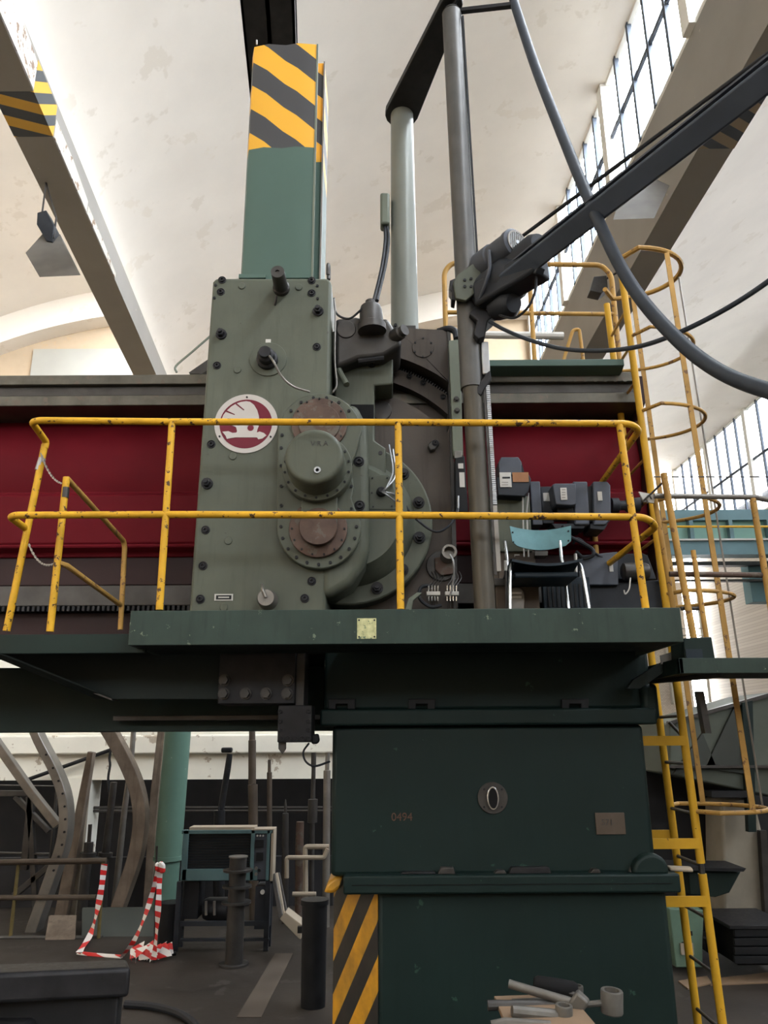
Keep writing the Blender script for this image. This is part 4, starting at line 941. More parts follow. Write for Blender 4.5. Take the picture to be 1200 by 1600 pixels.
# lubrication manifolds and gauge
def manifold(px, label):
    u = unit('lube_manifold', label, 'valve', px + 10, 950, 5.1, 'lubrication manifolds')
    MB().rect(px, 924, px + 21.5, 930, 5.1, .04).build('block', 'label_white', u, .003)
    for k in range(4):
        x = px + 3.5 + k * 4.8; MB().tube([P(x, 939, 5.115), P(x, 931, 5.115)], .0055, 6).build('fitting', 'chrome', u); MB().tube([P(x, 924, 5.115), P(x, 915, 5.115)], .0055, 6).build('fitting', 'chrome', u)
        MB().tube([P(x, 939, 5.118), P(x + .5, 953, 5.13)], .003, 5).build('pipe', 'steel_dark', u)
        MB().tube([P(x, 915, 5.118), P(x + (10 - px % 7), 903, 5.16), P(x + 4, 893, 5.2)], .003, 5, smooth=3).build('pipe', 'steel_dark', u)
manifold(666.5, 'white four-way lubrication manifold, the one nearer the swivel disc'); manifold(695.5, 'white four-way lubrication manifold, the one nearer the boom pole')
u = unit('oil_filter', 'dull red round plate with ringed grey filter on the saddle', 'filter', 694, 900, 5.15)
MB().disc(690, 884, 24, 5.2, .02).build('ring_plate', 'steel_dark', u, .004); MB().plate([(679, 872), (706, 866), (709, 896), (690, 899), (680, 890)], 5.17, .05).build('red_plate', 'oxide_red', u, .004)
MB().lathe([(.055, 0), (.055, -.10), (.05, -.12), (.036, -.12), (.034, -.06)], P(700, 868, 5.16), (0, 1, 0), 24).build('filter_bowl', 'steel_mid', u)
MB().tube([P(703, 866, 5.02), P(709, 880, 5.0), P(708, 910, 5.04), P(703, 932, 5.06)], .006, 6, smooth=5).build('filter_pipe', 'steel_bright', u)
MB().tube([P(676, 915, 5.14), P(658, 918, 5.12), P(656, 935, 5.1), P(672, 948, 5.1), P(690, 946, 5.1)], .012, 8, smooth=6).build('return_hose', 'rubber', u)
u = unit('foot_bracket', 'curved grey bracket foot at the base of the swivel disc', 'bracket', 644, 952, 5.0)
MB().plate([(632, 955), (638, 935), (652, 925), (660, 926), (646, 938), (643, 955)], 4.99, .05).build('foot', 'machine_green_pale', u, .006)

# ================================================================== LADDER, LANDING, TOP WALKWAY
DN, DF = 5.2, 5.62
XLd = (P(1065, 1082, DN).x + P(1015, 740, DN).x) / 2
XLb, XLt = P(1128, 1560, DN).x, P(972, 435, DN).x
ld = thing('caged_ladder', 'yellow caged access ladder rising beside the machine column', 'ladder', (XLb, DN, 0))
zl1 = Zp(432, DN)
def lx(z): return XLb + (XLt - XLb) * z / zl1
zj = Zp(1368, DN)
for (y_, top) in ((DN, zj), (DF, zl1)): MB().tube([(lx(0), y_, 0), (lx(top), y_, top)], .026, 12).build('side_rail', 'yellow_clean', ld)
MB().tube([(lx(zj + .06), DN, zj + .06), (lx(zl1), DN, zl1)], .026, 12).build('side_rail', 'yellow_clean', ld)
MB().tube([(lx(zj - .1), DN, zj - .1), (lx(zj + .2), DN, zj + .2)], .018, 10).build('joint_sleeve', 'steel_dark', ld)
z = .22
while z < 5.6:
    MB().tube([(lx(z), DN, z), (lx(z), DF, z)], .011, 8).build('rung', 'steel_dark' if z < 3 else 'yellow_worn', ld); z += .30
def hoop(z, r=.014, m='yellow_worn', ex=.54):
    c = (DN + DF) / 2; pts = [Vector((lx(z) + ex * math.sin(a) ** .8, c - .36 * math.cos(a), z)) for a in [PI * i / 24 for i in range(25)]]
    pts = [Vector((lx(z), DN, z))] + pts[1:-1] + [Vector((lx(z), DF, z))]
    MB().tube(pts, r, 8).build('cage_hoop', m, ld)
hz = [Zp(376, 4.95)]
for z in (Zp(496, 4.9), Zp(623, 4.95), Zp(770, 4.95), Zp(935, 5.3), Zp(1268, 5.3)): hz.append(z)
for z in hz[1:]: hoop(z)
hoop(hz[0], .02)
def vbar(dx, y_, r, m='yellow_worn'):
    MB().bar((lx(hz[-1]) + dx, y_, hz[-1]), (lx(hz[0]) + dx, y_, hz[0]), .036, .010).build('cage_bar', m, ld) if r is None else MB().tube([(lx(hz[-1]) + dx, y_, hz[-1]), (lx(hz[0]) + dx, y_, hz[0])], r, 6).build('cage_bar', m, ld)
vbar(.27, 5.735, None); vbar(.33, 5.10, None); vbar(.54, 5.42, .007, 'steel_mid')
for py_ in (1160, 1320, 1410):
    z = Zp(py_, DN); xs_ = Xp(1012 if py_ < 1380 else 1048, py_, DN) - .06
    for y_ in (DN - .03, DF): MB().box(xs_, lx(z), y_, y_ + .012, z - .03, z + .03).build('standoff', 'yellow_clean', ld)
MB().tube([P(1045, 1128, DF), P(1066, 1150, DF)], .012, 8).build('brace', 'steel_dark', ld)

# side landing at the right with its own rail
sl = thing('side_landing', 'dark green landing shelf jutting out right of the platform', 'platform', P(1130, 1060, 4.45))
zs0, zs1 = Zp(1055, 4.45), Zp(1031, 4.45); xl0 = Xp(1062, 1043, 4.45)
MB().box(xl0, 3.6, 4.45, 4.48, zs0, zs1).build('front_plate', 'platform_green', sl, .003)
MB().prism([(xl0, 4.45, zs0), (xl0, 4.45, zs1), (xl0 - .0, 5.0, zs1), (xl0 - .0, 5.0, zs0)], (.02, 0, 0)).build('side_plate', 'beam_green', sl)
MB().prism([(xl0 + .02, 4.48, zs0 + .01), (3.6, 4.48, zs0 + .01), (3.6, 5.05, zs0 + .01), (xl0 + .02, 5.05, zs0 + .01)], (0, 0, .02)).build('deck', 'platform_under', sl)
MB().bar((xl0 + .3, 4.6, zs0), (xl0 - .15, 5.5, zs0 + .0), .04, .03).build('support_arm', 'steel_dark', sl)
MB().plate([(990, 1062), (1062, 1018), (1064, 1032), (1000, 1076), (980, 1076)], 4.72, .05).build('corner_gusset', 'platform_under', sl)
MB().plate([(1032, 1024), (1052, 1018), (1052, 1034), (1033, 1038)], 4.71, .01).build('bright_patch', 'steel_mid', sl)
MB().plate([(1090, 1080), (1100, 1080), (1112, 1146), (1102, 1146)], 4.9, .06).build('hanger_strut', 'steel_dark', sl)
u = unit('switch_box', 'open dark green switch box standing on the side landing', 'electric box', 1095, 1032, 4.5)
MB().plate([(1068, 997), (1112, 995), (1118, 1031), (1070, 1031)], 4.5, .22).build('case', 'beam_green', u, .006)
MB().rect(1072, 1014, 1098, 1030, 4.494, .01).build('recess', 'chair_navy', u)
lr = thing('landing_rail', 'worn yellow rail with padlocked gate on the side landing', 'railing', P(1100, 1000, 4.6))
post(1037, 740, 998, 4.62, lr, 'yellow_worn', .021, 1084); post(1083, 860, 998, 4.62, lr, 'yellow_worn', .015, 1104)
post(1022, 772, 950, 4.75, lr, 'yellow_worn', .016, 1052); post(1176, 779, 1032, 4.62, lr, 'yellow_worn', .019, 1218)
MB().tube([P(1022, 775, 4.66), P(1180, 777, 4.62), P(1240, 790, 4.62)], .017, 10).build('top_rail', 'steel_mid', lr)
MB().tube([P(1046, 897, 4.66), P(1230, 899, 4.62)], .017, 10).build('middle_rail', 'oxide_red', lr)
MB().tube([P(1064, 951, 4.64), P(1100, 951, 4.64)], .012, 8).build('lower_rail', 'steel_dark', lr)
MB().plate([(998, 768), (1024, 773), (1022, 786), (1006, 784)], 4.68, .012).build('gate_latch', 'label_white', lr)
MB().tube([P(1012, 786, 4.66), P(1010, 779, 4.66), P(1014, 774, 4.66), P(1018, 780, 4.66)], .005, 6, smooth=4).build('padlock_shackle', 'steel_dark', lr)
MB().tube([P(1005, 783, 4.67), P(1040, 750, 4.64)], .007, 6).build('stay', 'steel_dark', lr)
MB().tube([P(1022, 745, 4.68), P(1240, 745, 4.68)], .004, 6).build('guide_wire', 'steel_dark', lr)

# walkway rail on top of the cross rail
tr = thing('top_walkway_rail', 'yellow tubular rail on the walkway above the red cross rail', 'railing', P(830, 562, 6.2))
DT = 6.2; zft = Zp(583, 5.40)
def foot(px): q = P(px, 575, DT); q.z = zft; return q
MB().tube([foot(698), P(694, 425, DT), P(706, 411, DT), P(940, 414, DT), P(955, 430, DT), foot(969)], .024, 10, fillet=.07).build('top_rail', 'yellow_worn', tr)
MB().tube([P(695, 488, DT), P(960, 491, DT)], .02, 10).build('middle_rail', 'yellow_worn', tr); MB().tube([P(826, 415, DT), foot(836)], .022, 10).build('post', 'yellow_worn', tr)
MB().tube([foot(850), P(895, 516, DT), P(905, 514, DT), foot(916)], .016, 10, fillet=.05).build('hatch_handle', 'yellow_worn', tr)
MB().tube([P(745, 523, 8.0), P(880, 525, 8.0)], .045, 10).build('pale_pipe', 'label_white', tr)

# ================================================================== BEHIND, LEFT OF THE COLUMN
def onfloor(px, py): return PZ(px, py, 0)
def strip_px(path, w, D, th, name, m, parent=None):       # a band of width w px that follows a pixel path, th deep
    L, R_ = [], []
    for i, p in enumerate(path):
        a, c = path[max(0, i - 1)], path[min(len(path) - 1, i + 1)]; d = Vector((c[0] - a[0], c[1] - a[1])).normalized(); n = Vector((-d.y, d.x))
        ww = w[0] + (w[1] - w[0]) * i / (len(path) - 1) if isinstance(w, tuple) else w
        L.append((p[0] + n.x * ww / 2, p[1] + n.y * ww / 2)); R_.append((p[0] - n.x * ww / 2, p[1] - n.y * ww / 2))
    return MB().plate(L + R_[::-1], D, th).build(name, m, parent, .008)
def crvpx(p, k): return [(v.x, v.y) for v in crm([Vector((a, c, 0)) for a, c in p], k)]
a1p = crvpx([(40, 1115), (58, 1158), (80, 1200), (95, 1240), (99, 1280), (94, 1320), (81, 1360), (58, 1425), (46, 1460)], 4)
rim = strip_px(a1p, (13, 17), 10.1, .22, 'wheel_segment', 'steel_mid'); tag(rim, 'curved steel rim with rivet holes leaning at far left', 'rim')
for i in range(6, 26, 2): fast('screw', a1p[i][0] + 3, a1p[i][1], 10.095, rim, 1.6)
a2p = crvpx([(150, 1115), (172, 1150), (196, 1195), (211, 1235), (217, 1275), (213, 1318), (203, 1358), (182, 1418), (168, 1464)], 4)
tag(strip_px(a2p, (21, 19), 10.25, .2, 'wheel_segment', 'wood_old'), 'broad brownish curved rim left of the green pipe pillar', 'rim')
tag(strip_px([(-30, 1130), (45, 1237), (88, 1291)], 13, 10.35, .12, 'steel_angle', 'steel_mid'), 'grey diagonal steel beam crossing behind the riveted rim', 'steel beam')
fr = thing('steel_truss', 'dark triangulated steel frame at far left behind the railing', 'frame', P(40, 1440, 10.9))
for (p, w) in (([(-20, 1240), (48, 1240)], 9), ([(48, 1245), (36, 1360)], 11), ([(22, 1245), (75, 1300)], 8), ([(20, 1400), (80, 1350)], 9), ([(88, 1230), (70, 1420)], 3), ([(-20, 1333), (75, 1335)], 3), ([(-20, 1227), (90, 1229)], 2)):
    strip_px(p, w, 10.8, .08, 'frame_member', 'steel_dark', fr)
strip_px([(44, 1245), (56, 1446)], 9, 10.8, .08, 'frame_member', 'steel_dark', fr)
def leaner(name, label, cat, segs, D, m, n=16, group=None):   # turned bar: list of (px, py, radius px)
    b = MB(); base = P(segs[-1][0], segs[-1][1], D)
    t = thing(name, label, cat, base, group)
    for k in range(len(segs) - 1):
        (x0, y0, r0_), (x1, y1, r1_) = segs[k], segs[k + 1]
        if abs(y1 - y0) < .5 and abs(x1 - x0) < .5: continue
        e_ = P(x1, y1, D)
        if k == len(segs) - 2: e_.z = 0
        MB().cyl(P(x0, y0, D), e_, r0_ * mpp(x0, y0, D), r1_ * mpp(x1, y1, D), n).build('bar_section', m, t)
    return t
FLR = 1450
g_ = 'bars stored upright'
pk = strip_px([(141, 1175), (120, 1290), (92, 1442)], (9, 20), 10.7, .12, 'timber_plank', 'wood_old'); tag(pk, 'weathered timber plank leaning left of the white pier', 'plank')
tag(strip_px([(134, 1240), (124, 1340), (112, 1440)], (6, 9), 10.85, .08, 'pale_batten', 'beige_sheet'), 'pale batten leaning against the weathered plank', 'plank')
leaner('shaft_bar', 'grey bar with wide collar standing right of the timber plank', 'bar', [(141, 1288, 3), (139, 1316, 3), (139, 1316, 7), (138, 1332, 7), (138, 1332, 12), (137, 1339, 12), (137, 1339, 7), (126, 1440, 8)], 10.75, 'steel_dark', group=g_)
leaner('round_bar', 'thick plain bar with flared foot left of the brownish rim', 'bar', [(178, 1222, 5), (170, 1290, 5.5), (165, 1332, 6), (165, 1332, 11), (164, 1338, 11), (164, 1338, 6), (160, 1437, 6)], 10.9, 'steel_dark', group=g_)
leaner('long_rod', 'tall thin rod standing behind the brownish rim', 'bar', [(210, 1125, 4), (205, 1190, 4), (195, 1262, 4.5), (186, 1345, 5), (176, 1440, 5)], 11.1, 'steel_mid', group=g_)
tag(strip_px([(254, 1125), (241, 1240), (228, 1438)], (12, 13), 11.3, .1, 'dark_plank', 'wood_old'), 'dark plank standing just left of the green pipe pillar', 'plank')
tag(MB().tube([P(38, 1220, 12.84), P(172, 1172, 12.84)], .03, 8).build('tie_bar', 'black_paint', None), 'slanting black tie bar high behind the two curved rims', 'bar')
tag(MB().tube([P(173, 1172, 12.8), P(171, 1185, 12.8), P(172, 1196, 12.8), P(169, 1216, 12.8), P(171, 1240, 12.8)], .02, 8, smooth=3).build('hook_chain', 'black_paint', None), 'short black hook hanging from the slanting tie bar', 'hook')
gp = thing('pipe_pillar', 'pale green pipe pillar with collar standing behind the walkway', 'pillar', P(257, 1428, 10.3))
pt_, pb_ = P(281, 1105, 10.3), P(262, 1340, 10.3); pf = P(256, 1428, 10.3); pf.z = 0
rr_ = 20.5 * mpp(270, 1250, 10.3)
MB().cyl(pb_, pt_, rr_, rr_, 28).build('upper_pipe', 'pipe_green', gp); MB().cyl(pf, pb_, rr_ * .92, rr_ * .92, 28).build('lower_pipe', 'pipe_green', gp)
MB().cyl(pb_ - Vector((0, 0, .03)), pb_ + Vector((0, 0, .02)), rr_ * 1.06, rr_ * 1.06, 28).build('collar', 'pipe_green', gp)
leaner('bent_pipe', 'dark bent exhaust pipe with cap behind the switch cabinet', 'pipe', [(359, 1178, 4.5), (356, 1200, 5), (345, 1266, 5), (343, 1266, 9), (341, 1440, 9)], 11.0, 'steel_black')
tag(MB().rect(345, 1168, 362, 1176, 11.0, .1).build('pipe_cap', 'black_paint', None, .02), 'black cap on the bent exhaust pipe against the white ledge', 'cap')
leaner('tall_boring_bar', 'tall thick boring bar rising behind the switch cabinet', 'bar', [(394, 1120, 4.5), (394, 1156, 5), (394, 1157, 6), (394, 1225, 6), (395, 1226, 7.5), (397, 1440, 7.5)], 10.6, 'plaque_brown', group=g_)
leaner('slim_boring_bar', 'slim boring bar with stepped tip right of the tall thick bar', 'bar', [(421, 1187, 2.4), (421, 1206, 2.6), (421, 1207, 4), (421, 1440, 4.2)], 10.7, 'plaque_brown', group=g_)
leaner('pointed_bar', 'pointed dark bar standing right of the switch cabinet', 'bar', [(446, 1249, .8), (446, 1260, 2.4), (446, 1270, 2.4), (446, 1271, 5), (445, 1440, 5.5)], 10.5, 'steel_dark', group=g_)
leaner('rusty_bar', 'rough mottled bar between the yellow pipes and pointed bar', 'bar', [(469, 1284, 6), (468, 1310, 6.5), (467, 1440, 6.5)], 10.4, 'oxide_red', group=g_)
leaner('collared_bar', 'dark bar with thick collar midway beside the column', 'bar', [(490, 1176, 4), (490, 1198, 4), (490, 1199, 3.2), (489, 1248, 3.6), (489, 1249, 7.5), (488, 1285, 7.5), (488, 1286, 4), (486, 1440, 4)], 10.8, 'steel_dark', group=g_)
leaner('pale_bar', 'pale tall bar nearest the left edge of the column', 'bar', [(512, 1176, 3.4), (511, 1203, 3.4), (511, 1204, 5.5), (509, 1440, 6)], 10.3, 'steel_mid', group=g_)
yp = thing('yellow_pipework', 'small cream-yellow pipe rails beside the pale bar', 'pipe', P(478, 1440, 9.9))
MB().tube([P(448, 1372, 9.9), P(448, 1340, 9.9), P(506, 1340, 9.9), P(512, 1326, 9.9)], .026, 8, fillet=.03).build('front_pipe', 'beige_sheet', yp)
MB().tube([P(478, 1470, 10.0), P(477, 1323, 10.0), P(514, 1323, 10.0)], .03, 8, fillet=.03).build('rear_pipe', 'beige_sheet', yp); MB().tube([P(457, 1397, 9.9), P(494, 1397, 9.9)], .026, 8).build('low_pipe', 'beige_sheet', yp)

# leaning plates
def lean_plate(name, label, pix, D, m, cat='plate'):
    q = [P(x, y, D + (.35 if k in (0, 1) else 0)) for k, (x, y) in enumerate(pix)]
    return tag(MB().prism(q, (0, .03, .01)).build(name, m, None, .004), label, cat)
lean_plate('square_sheet', 'square brown sheet propped upright behind the left railing', [(76, 1432), (118, 1432), (116, 1469), (70, 1469)], 9.75, 'wood_old')
lean_plate('long_sheet', 'long dark metal sheet propped below the brownish rim', [(128, 1420), (257, 1419), (256, 1469), (127, 1469)], 9.85, 'hopper_dark')
lean_plate('narrow_board', 'narrow grey board leaning on the switch cabinet side, first of three', [(424, 1368), (429, 1366), (443, 1438), (436, 1440)], 8.9, 'steel_dark', 'board')
lean_plate('narrow_board', 'narrow grey board leaning on the switch cabinet side, middle of three', [(430, 1366), (434, 1365), (446, 1434), (441, 1436)], 8.95, 'beige_sheet', 'board')
lean_plate('narrow_board', 'narrow grey board leaning on the switch cabinet side, outermost of three', [(434, 1365), (437, 1365), (450, 1430), (446, 1432)], 9.0, 'steel_dark', 'board')
bc = MB().plate([(446, 1425), (472, 1445), (470, 1468), (466, 1466), (437, 1436)], 8.9, .25).build('tilted_box', 'beige_sheet', None, .006); tag(bc, 'pale tilted sheet metal box beside the leaning boards', 'box')

# switch cabinet on a stand
Dk = 9.2
sc_ = thing('switch_cabinet', 'teal-framed switch cabinet with dark grille on an open stand', 'cabinet', P(355, 1476, Dk))
kx0, kx1 = Xp(284, 1335, Dk), Xp(427, 1335, Dk); kz0, kz1 = Zp(1376, Dk), Zp(1297, Dk)
MB().box(kx0 + .03, kx1 - .03, Dk + .03, Dk + .24, kz0, kz1).build('body', 'chair_navy', sc_, .006)
for (a, c, d, e, nm) in ((284, 1297, 427, 1303, 'frame_rail'), (284, 1358, 402, 1376, 'frame_rail'), (284, 1297, 293, 1376, 'frame_post'), (391, 1297, 397, 1376, 'frame_post'), (416, 1297, 421, 1376, 'frame_post')):
    MB().rect(a, c, d, e, Dk, .06).build(nm, 'cabinet_teal', sc_, .004)
MB().box(kx1 - .03, kx1, Dk, Dk + .22, kz0, kz1).build('side_panel', 'beige_sheet', sc_, .004)
MB().box(kx0 + .06, kx1 - .22, Dk + .02, Dk + .22, kz1, kz1 + .04).build('top_board', 'beige_sheet', sc_, .004); MB().box(kx1 - .25, kx1, Dk, Dk + .22, kz1, kz1 + .02).build('top_plate', 'beige_sheet', sc_, .004)
for k in range(13): MB().rect(294, 1303 + k * 4.2, 390, 1304.6 + k * 4.2, Dk + .02, .012).build('grille_slat', 'black_paint', sc_)
cp = MB().rect(397, 1300, 416, 1374, Dk + .01, .03).build('control_strip', 'motor_grey', sc_)
for (a, c, d, e) in ((399, 1312, 412, 1324), (400, 1332, 411, 1345)): MB().rect(a, c, d, e, Dk - .01, .03).build('meter', 'black_paint', cp, .003)
for x in (402, 406.5, 411): MB().disc(x, 1306, 1.4, Dk + .0, .015, 10).build('pilot_lamp', 'label_white', cp)
for (x, y) in ((400, 1357), (405, 1360), (400, 1366)): MB().disc(x, y, 2.4, Dk - .01, .03, 12).build('selector', 'steel_mid' if x < 404 else 'black_paint', cp)
zk = 0
for px_ in (281, 419):
    a = P(px_, 1376, Dk + .03); MB().bar((a.x, a.y, 0), (a.x, a.y, kz0), .05, .05).build('leg', 'motor_dark', sc_); MB().bar((a.x, a.y + .2, 0), (a.x, a.y + .2, kz0), .05, .05).build('leg', 'motor_dark', sc_)
MB().rect(281, 1440, 420, 1447, Dk, .05).build('cross_bar', 'motor_dark', sc_); MB().rect(281, 1467, 420, 1471, Dk, .05).build('foot_bar', 'motor_dark', sc_)
MB().rect(286, 1377, 310, 1436, Dk + .1, .3).build('lower_case', 'black_paint', sc_, .004); MB().rect(398, 1385, 420, 1452, Dk + .02, .3).build('lower_case', 'motor_dark', sc_, .004)
MB().disc(410, 1394, 3.4, Dk, .03, 14).build('dial', 'label_white', sc_)
MB().lathe([(.10, -.15), (.12, -.1), (.12, .12), (.08, .16)], P(340, 1420, Dk + .25), (1, 0, 0), 20).build('pump_motor', 'steel_black', sc_)
for x in (322, 335): MB().tube([P(x, 1430, Dk + .1), P(x, 1408, Dk + .1)], .015, 8).build('pump_pipe', 'steel_mid', sc_)
tag(MB().cyl(onfloor(264, 1474), onfloor(264, 1474) + Vector((0, 0, .42)), .12, .14, 18).build('waste_bin', 'black_paint', None), 'black bin on the floor between pipe pillar and switch cabinet', 'bin')

# spool stand, dark drum
sp = onfloor(365, 1508); r_ = mpp(365, 1420, sp.y)
st = thing('flanged_post', 'dark flanged steel post standing on the floor before the cabinet', 'post', sp)
ztp_ = Zp(1338, sp.y)
MB().cyl(sp, (sp.x, sp.y, ztp_ - .04), 14 * r_, 13 * r_, 24).build('tube', 'steel_dark', st)
MB().cyl((sp.x, sp.y, ztp_ - .2), (sp.x, sp.y, ztp_), 13.5 * r_, 13.5 * r_, 24).build('upper_tube', 'steel_dark', st); MB().cyl((sp.x, sp.y, ztp_), (sp.x, sp.y, ztp_ + .012), 15 * r_, 15 * r_, 24).build('top_disc', 'steel_mid', st)
for py_ in (1360, 1385, 1410): z = Zp(py_, sp.y); MB().cyl((sp.x, sp.y, z), (sp.x, sp.y, z + .02), 23 * r_, 23 * r_, 28).build('flange', 'steel_dark', st)
MB().cyl(sp, sp + Vector((0, 0, .02)), 23 * r_, 23 * r_, 28).build('base_disc', 'steel_dark', st)
dp = onfloor(489, 1572); r_ = mpp(489, 1480, dp.y); dr = thing('black_drum', 'narrow black drum standing beside the striped column corner', 'drum', dp)
zt3 = Zp(1412, dp.y)
MB().cyl(dp, (dp.x, dp.y, zt3), 19 * r_, 20 * r_, 28).build('shell', 'black_paint', dr); MB().cyl((dp.x, dp.y, zt3), (dp.x, dp.y, zt3 + .04), 22 * r_, 22 * r_, 28).build('rim', 'black_paint', dr)
MB().bar((dp.x - 26 * r_, dp.y, zt3 - .2), (dp.x - 15 * r_, dp.y, zt3 - .2), .05, .05).build('side_lug', 'black_paint', dr)

# left railing with barrier tape
rl = thing('floor_railing', 'low dull yellow railing on the shop floor at left', 'railing', P(22, 1466, 9.55))
for (a, c) in ((29, 16), (161, 154)):
    q = onfloor(c, 1466); MB().tube([q, P(a, 1348, q.y)], .020, 10).build('post', 'rail_dull', rl)
q = onfloor(20, 1466).y
MB().tube([P(-40, 1348, q), P(166, 1345, q)], .034, 10).build('top_rail', 'plaque_brown', rl); MB().tube([P(-40, 1403, q), P(150, 1402, q)], .03, 10).build('middle_rail', 'plaque_brown', rl); MB().tube([P(-40, 1465, q), P(160, 1465, q)], .025, 8).build('foot_rail', 'steel_dark', rl)
def ribbon(path, w, name, label):
    pts = crm([Vector(p) for p in path], 6); vs = []; n = len(pts)
    for i, p in enumerate(pts):
        a = .9 * math.sin(i * .35); d = Vector((math.cos(a), math.sin(a), 0)) * w / 2; vs += [p - d, p + d, p + d + Vector((0, .004, 0)), p - d + Vector((0, .004, 0))]
    fs = [(0, 1, 2, 3), (4 * n - 1, 4 * n - 2, 4 * n - 3, 4 * n - 4)]
    for i in range(n - 1):
        for k in range(4): a, c = 4 * i + k, 4 * i + (k + 1) % 4; fs.append((a, c, c + 4, a + 4))
    return tag(MB().add(vs, fs).build(name, 'tape', None), label, 'barrier tape')
ribbon([P(163, 1350, q - .06), P(158, 1390, q - .06), P(150, 1430, q - .08), P(140, 1462, q - .1), P(126, 1484, 9.0), P(123, 1490, 8.95)], .07, 'barrier_tape', 'red and white barrier tape tied to the railing end')
tp = onfloor(241, 1504)
tag(MB().tube([tp, P(245, 1322, tp.y)], .012, 8).build('tape_stake', 'steel_dark', None), 'thin upright stake wrapped in barrier tape', 'stake')
ribbon([P(249, 1352, tp.y - .03), P(238, 1395, tp.y - .05), P(225, 1435, tp.y - .1), P(208, 1472, tp.y - .1), P(190, 1495, tp.y)], .055, 'barrier_tape', 'slack red and white tape strand sloping left from the stake')
ribbon([P(250, 1352, tp.y - .06), P(248, 1400, tp.y - .06), P(245, 1450, tp.y - .06), P(240, 1500, tp.y - .06)], .06, 'barrier_tape', 'red and white tape strand hanging straight down the stake')
kt = thing('tape_knot', 'bunched red and white tape bow at the stake top', 'barrier tape', P(250, 1352, tp.y - .05))
for (pp, n) in (([(246, 1348), (252, 1346), (257, 1352), (257, 1364), (250, 1366), (247, 1358)], 'loop'), ([(241, 1350), (246, 1347), (247, 1360), (242, 1362)], 'loop')): MB().plate(pp, tp.y - .09, .05).build(n, 'tape', kt, .015)
hp_ = thing('tape_heap', 'crumpled heap of red and white tape lying on the floor', 'barrier tape', onfloor(228, 1506))
for k in range(11):
    a = onfloor(204 + k * 4 + random.uniform(-3, 3), 1502 + random.uniform(-5, 5)); d = Vector((random.uniform(-.12, .12), random.uniform(-.1, .1), 0))
    MB().prism([a, a + Vector((.1, .02, .05)) + d, a + Vector((.12, .06, .11 + random.random() * .07)), a + Vector((-.02, .05, .06 + random.random() * .06))], (.0, .01, .004)).build('fold', 'tape', hp_)
tag(MB().tube([onfloor(122, 1491) + Vector((0, 0, .006)), onfloor(150, 1494) + Vector((0, 0, .006)), onfloor(190, 1497) + Vector((0, 0, .006))], .025, 6, smooth=4).build('barrier_tape', 'tape', None), 'strip of barrier tape lying along the floor by the railing', 'barrier tape')
tag(MB().cyl(onfloor(232, 1494) + Vector((0, 0, .02)), onfloor(275, 1493) + Vector((0, 0, .02)), .02, n=10).build('floor_rod', 'black_paint', None), 'black rod lying on the floor right of the tape heap', 'rod')
for (pts_, nm, lab) in (([(430, 1490), (470, 1496), (408, 1560), (380, 1590), (330, 1600)], 'floor_hose', 'dark hose snaking over the floor toward the near table'),):
    pass
tag(MB().tube([onfloor(195, 1575) + Vector((0, 0, .03)), onfloor(245, 1580) + Vector((0, 0, .03)), onfloor(290, 1596) + Vector((0, 0, .03)), onfloor(330, 1640) + Vector((0, 0, .03))], .03, 8, smooth=6).build('floor_hose', 'rubber', None), 'black hose curving over the floor beside the near table', 'hose')
for (qd, lab) in (([(0, 1490), (200, 1498), (232, 1560), (0, 1570)], 'dark'),): pass
# floor plates (thin steel sheets with open joints)
for k, (px0, px1, py0, py1) in enumerate(((210, 330, 1485, 1530), (335, 450, 1490, 1540), (410, 520, 1530, 1590))):
    A_, B_ = onfloor(px0, py1), onfloor(px1, py0)
fl_o = bpy.data.objects['floor']
fx = [onfloor(430, 1490), onfloor(458, 1490), onfloor(408, 1590), onfloor(370, 1590)]
MB().prism([p + Vector((0, 0, .001)) for p in fx], (0, 0, .003)).build('pale_strip', 'floor_patch', fl_o)

# near machine table
nt = thing('machine_table', 'thick black machine table slab at the lower left corner', 'table', (-1.9, 4.1, 0))
zt4 = 1.12
q0, q1, q2, q3 = PZ(205, 1512, zt4), PZ(199, 1498, zt4), PZ(-40, 1519, zt4), PZ(-40, 1540, zt4)
far = [Vector((q0.x, q0.y, zt4)), Vector((q1.x, q1.y, zt4)), Vector((q1.x - 2.2, q1.y - .25, zt4)), Vector((q0.x - 2.2, q0.y - .32, zt4))]
MB().prism(far, (0, 0, -.13)).build('slab', 'steel_black', nt, .02, 3)
MB().box(q0.x - 2.0, q0.x - .06, q0.y + .03, q1.y - .05, 0, zt4 - .13).build('pedestal', 'black_paint', nt, .01)
MB().box(q0.x - 1.6, q0.x - .45, q0.y - .25, q0.y + .1, .1, zt4 - .22).build('front_step', 'steel_black', nt, .03, 3)
MB().lathe([(.09, 0), (.09, .05), (.06, .06)], (q0.x - .75, q0.y - .3, zt4 - .42), (0, -1, 0), 20).build('hand_wheel_hub', 'steel_dark', nt)

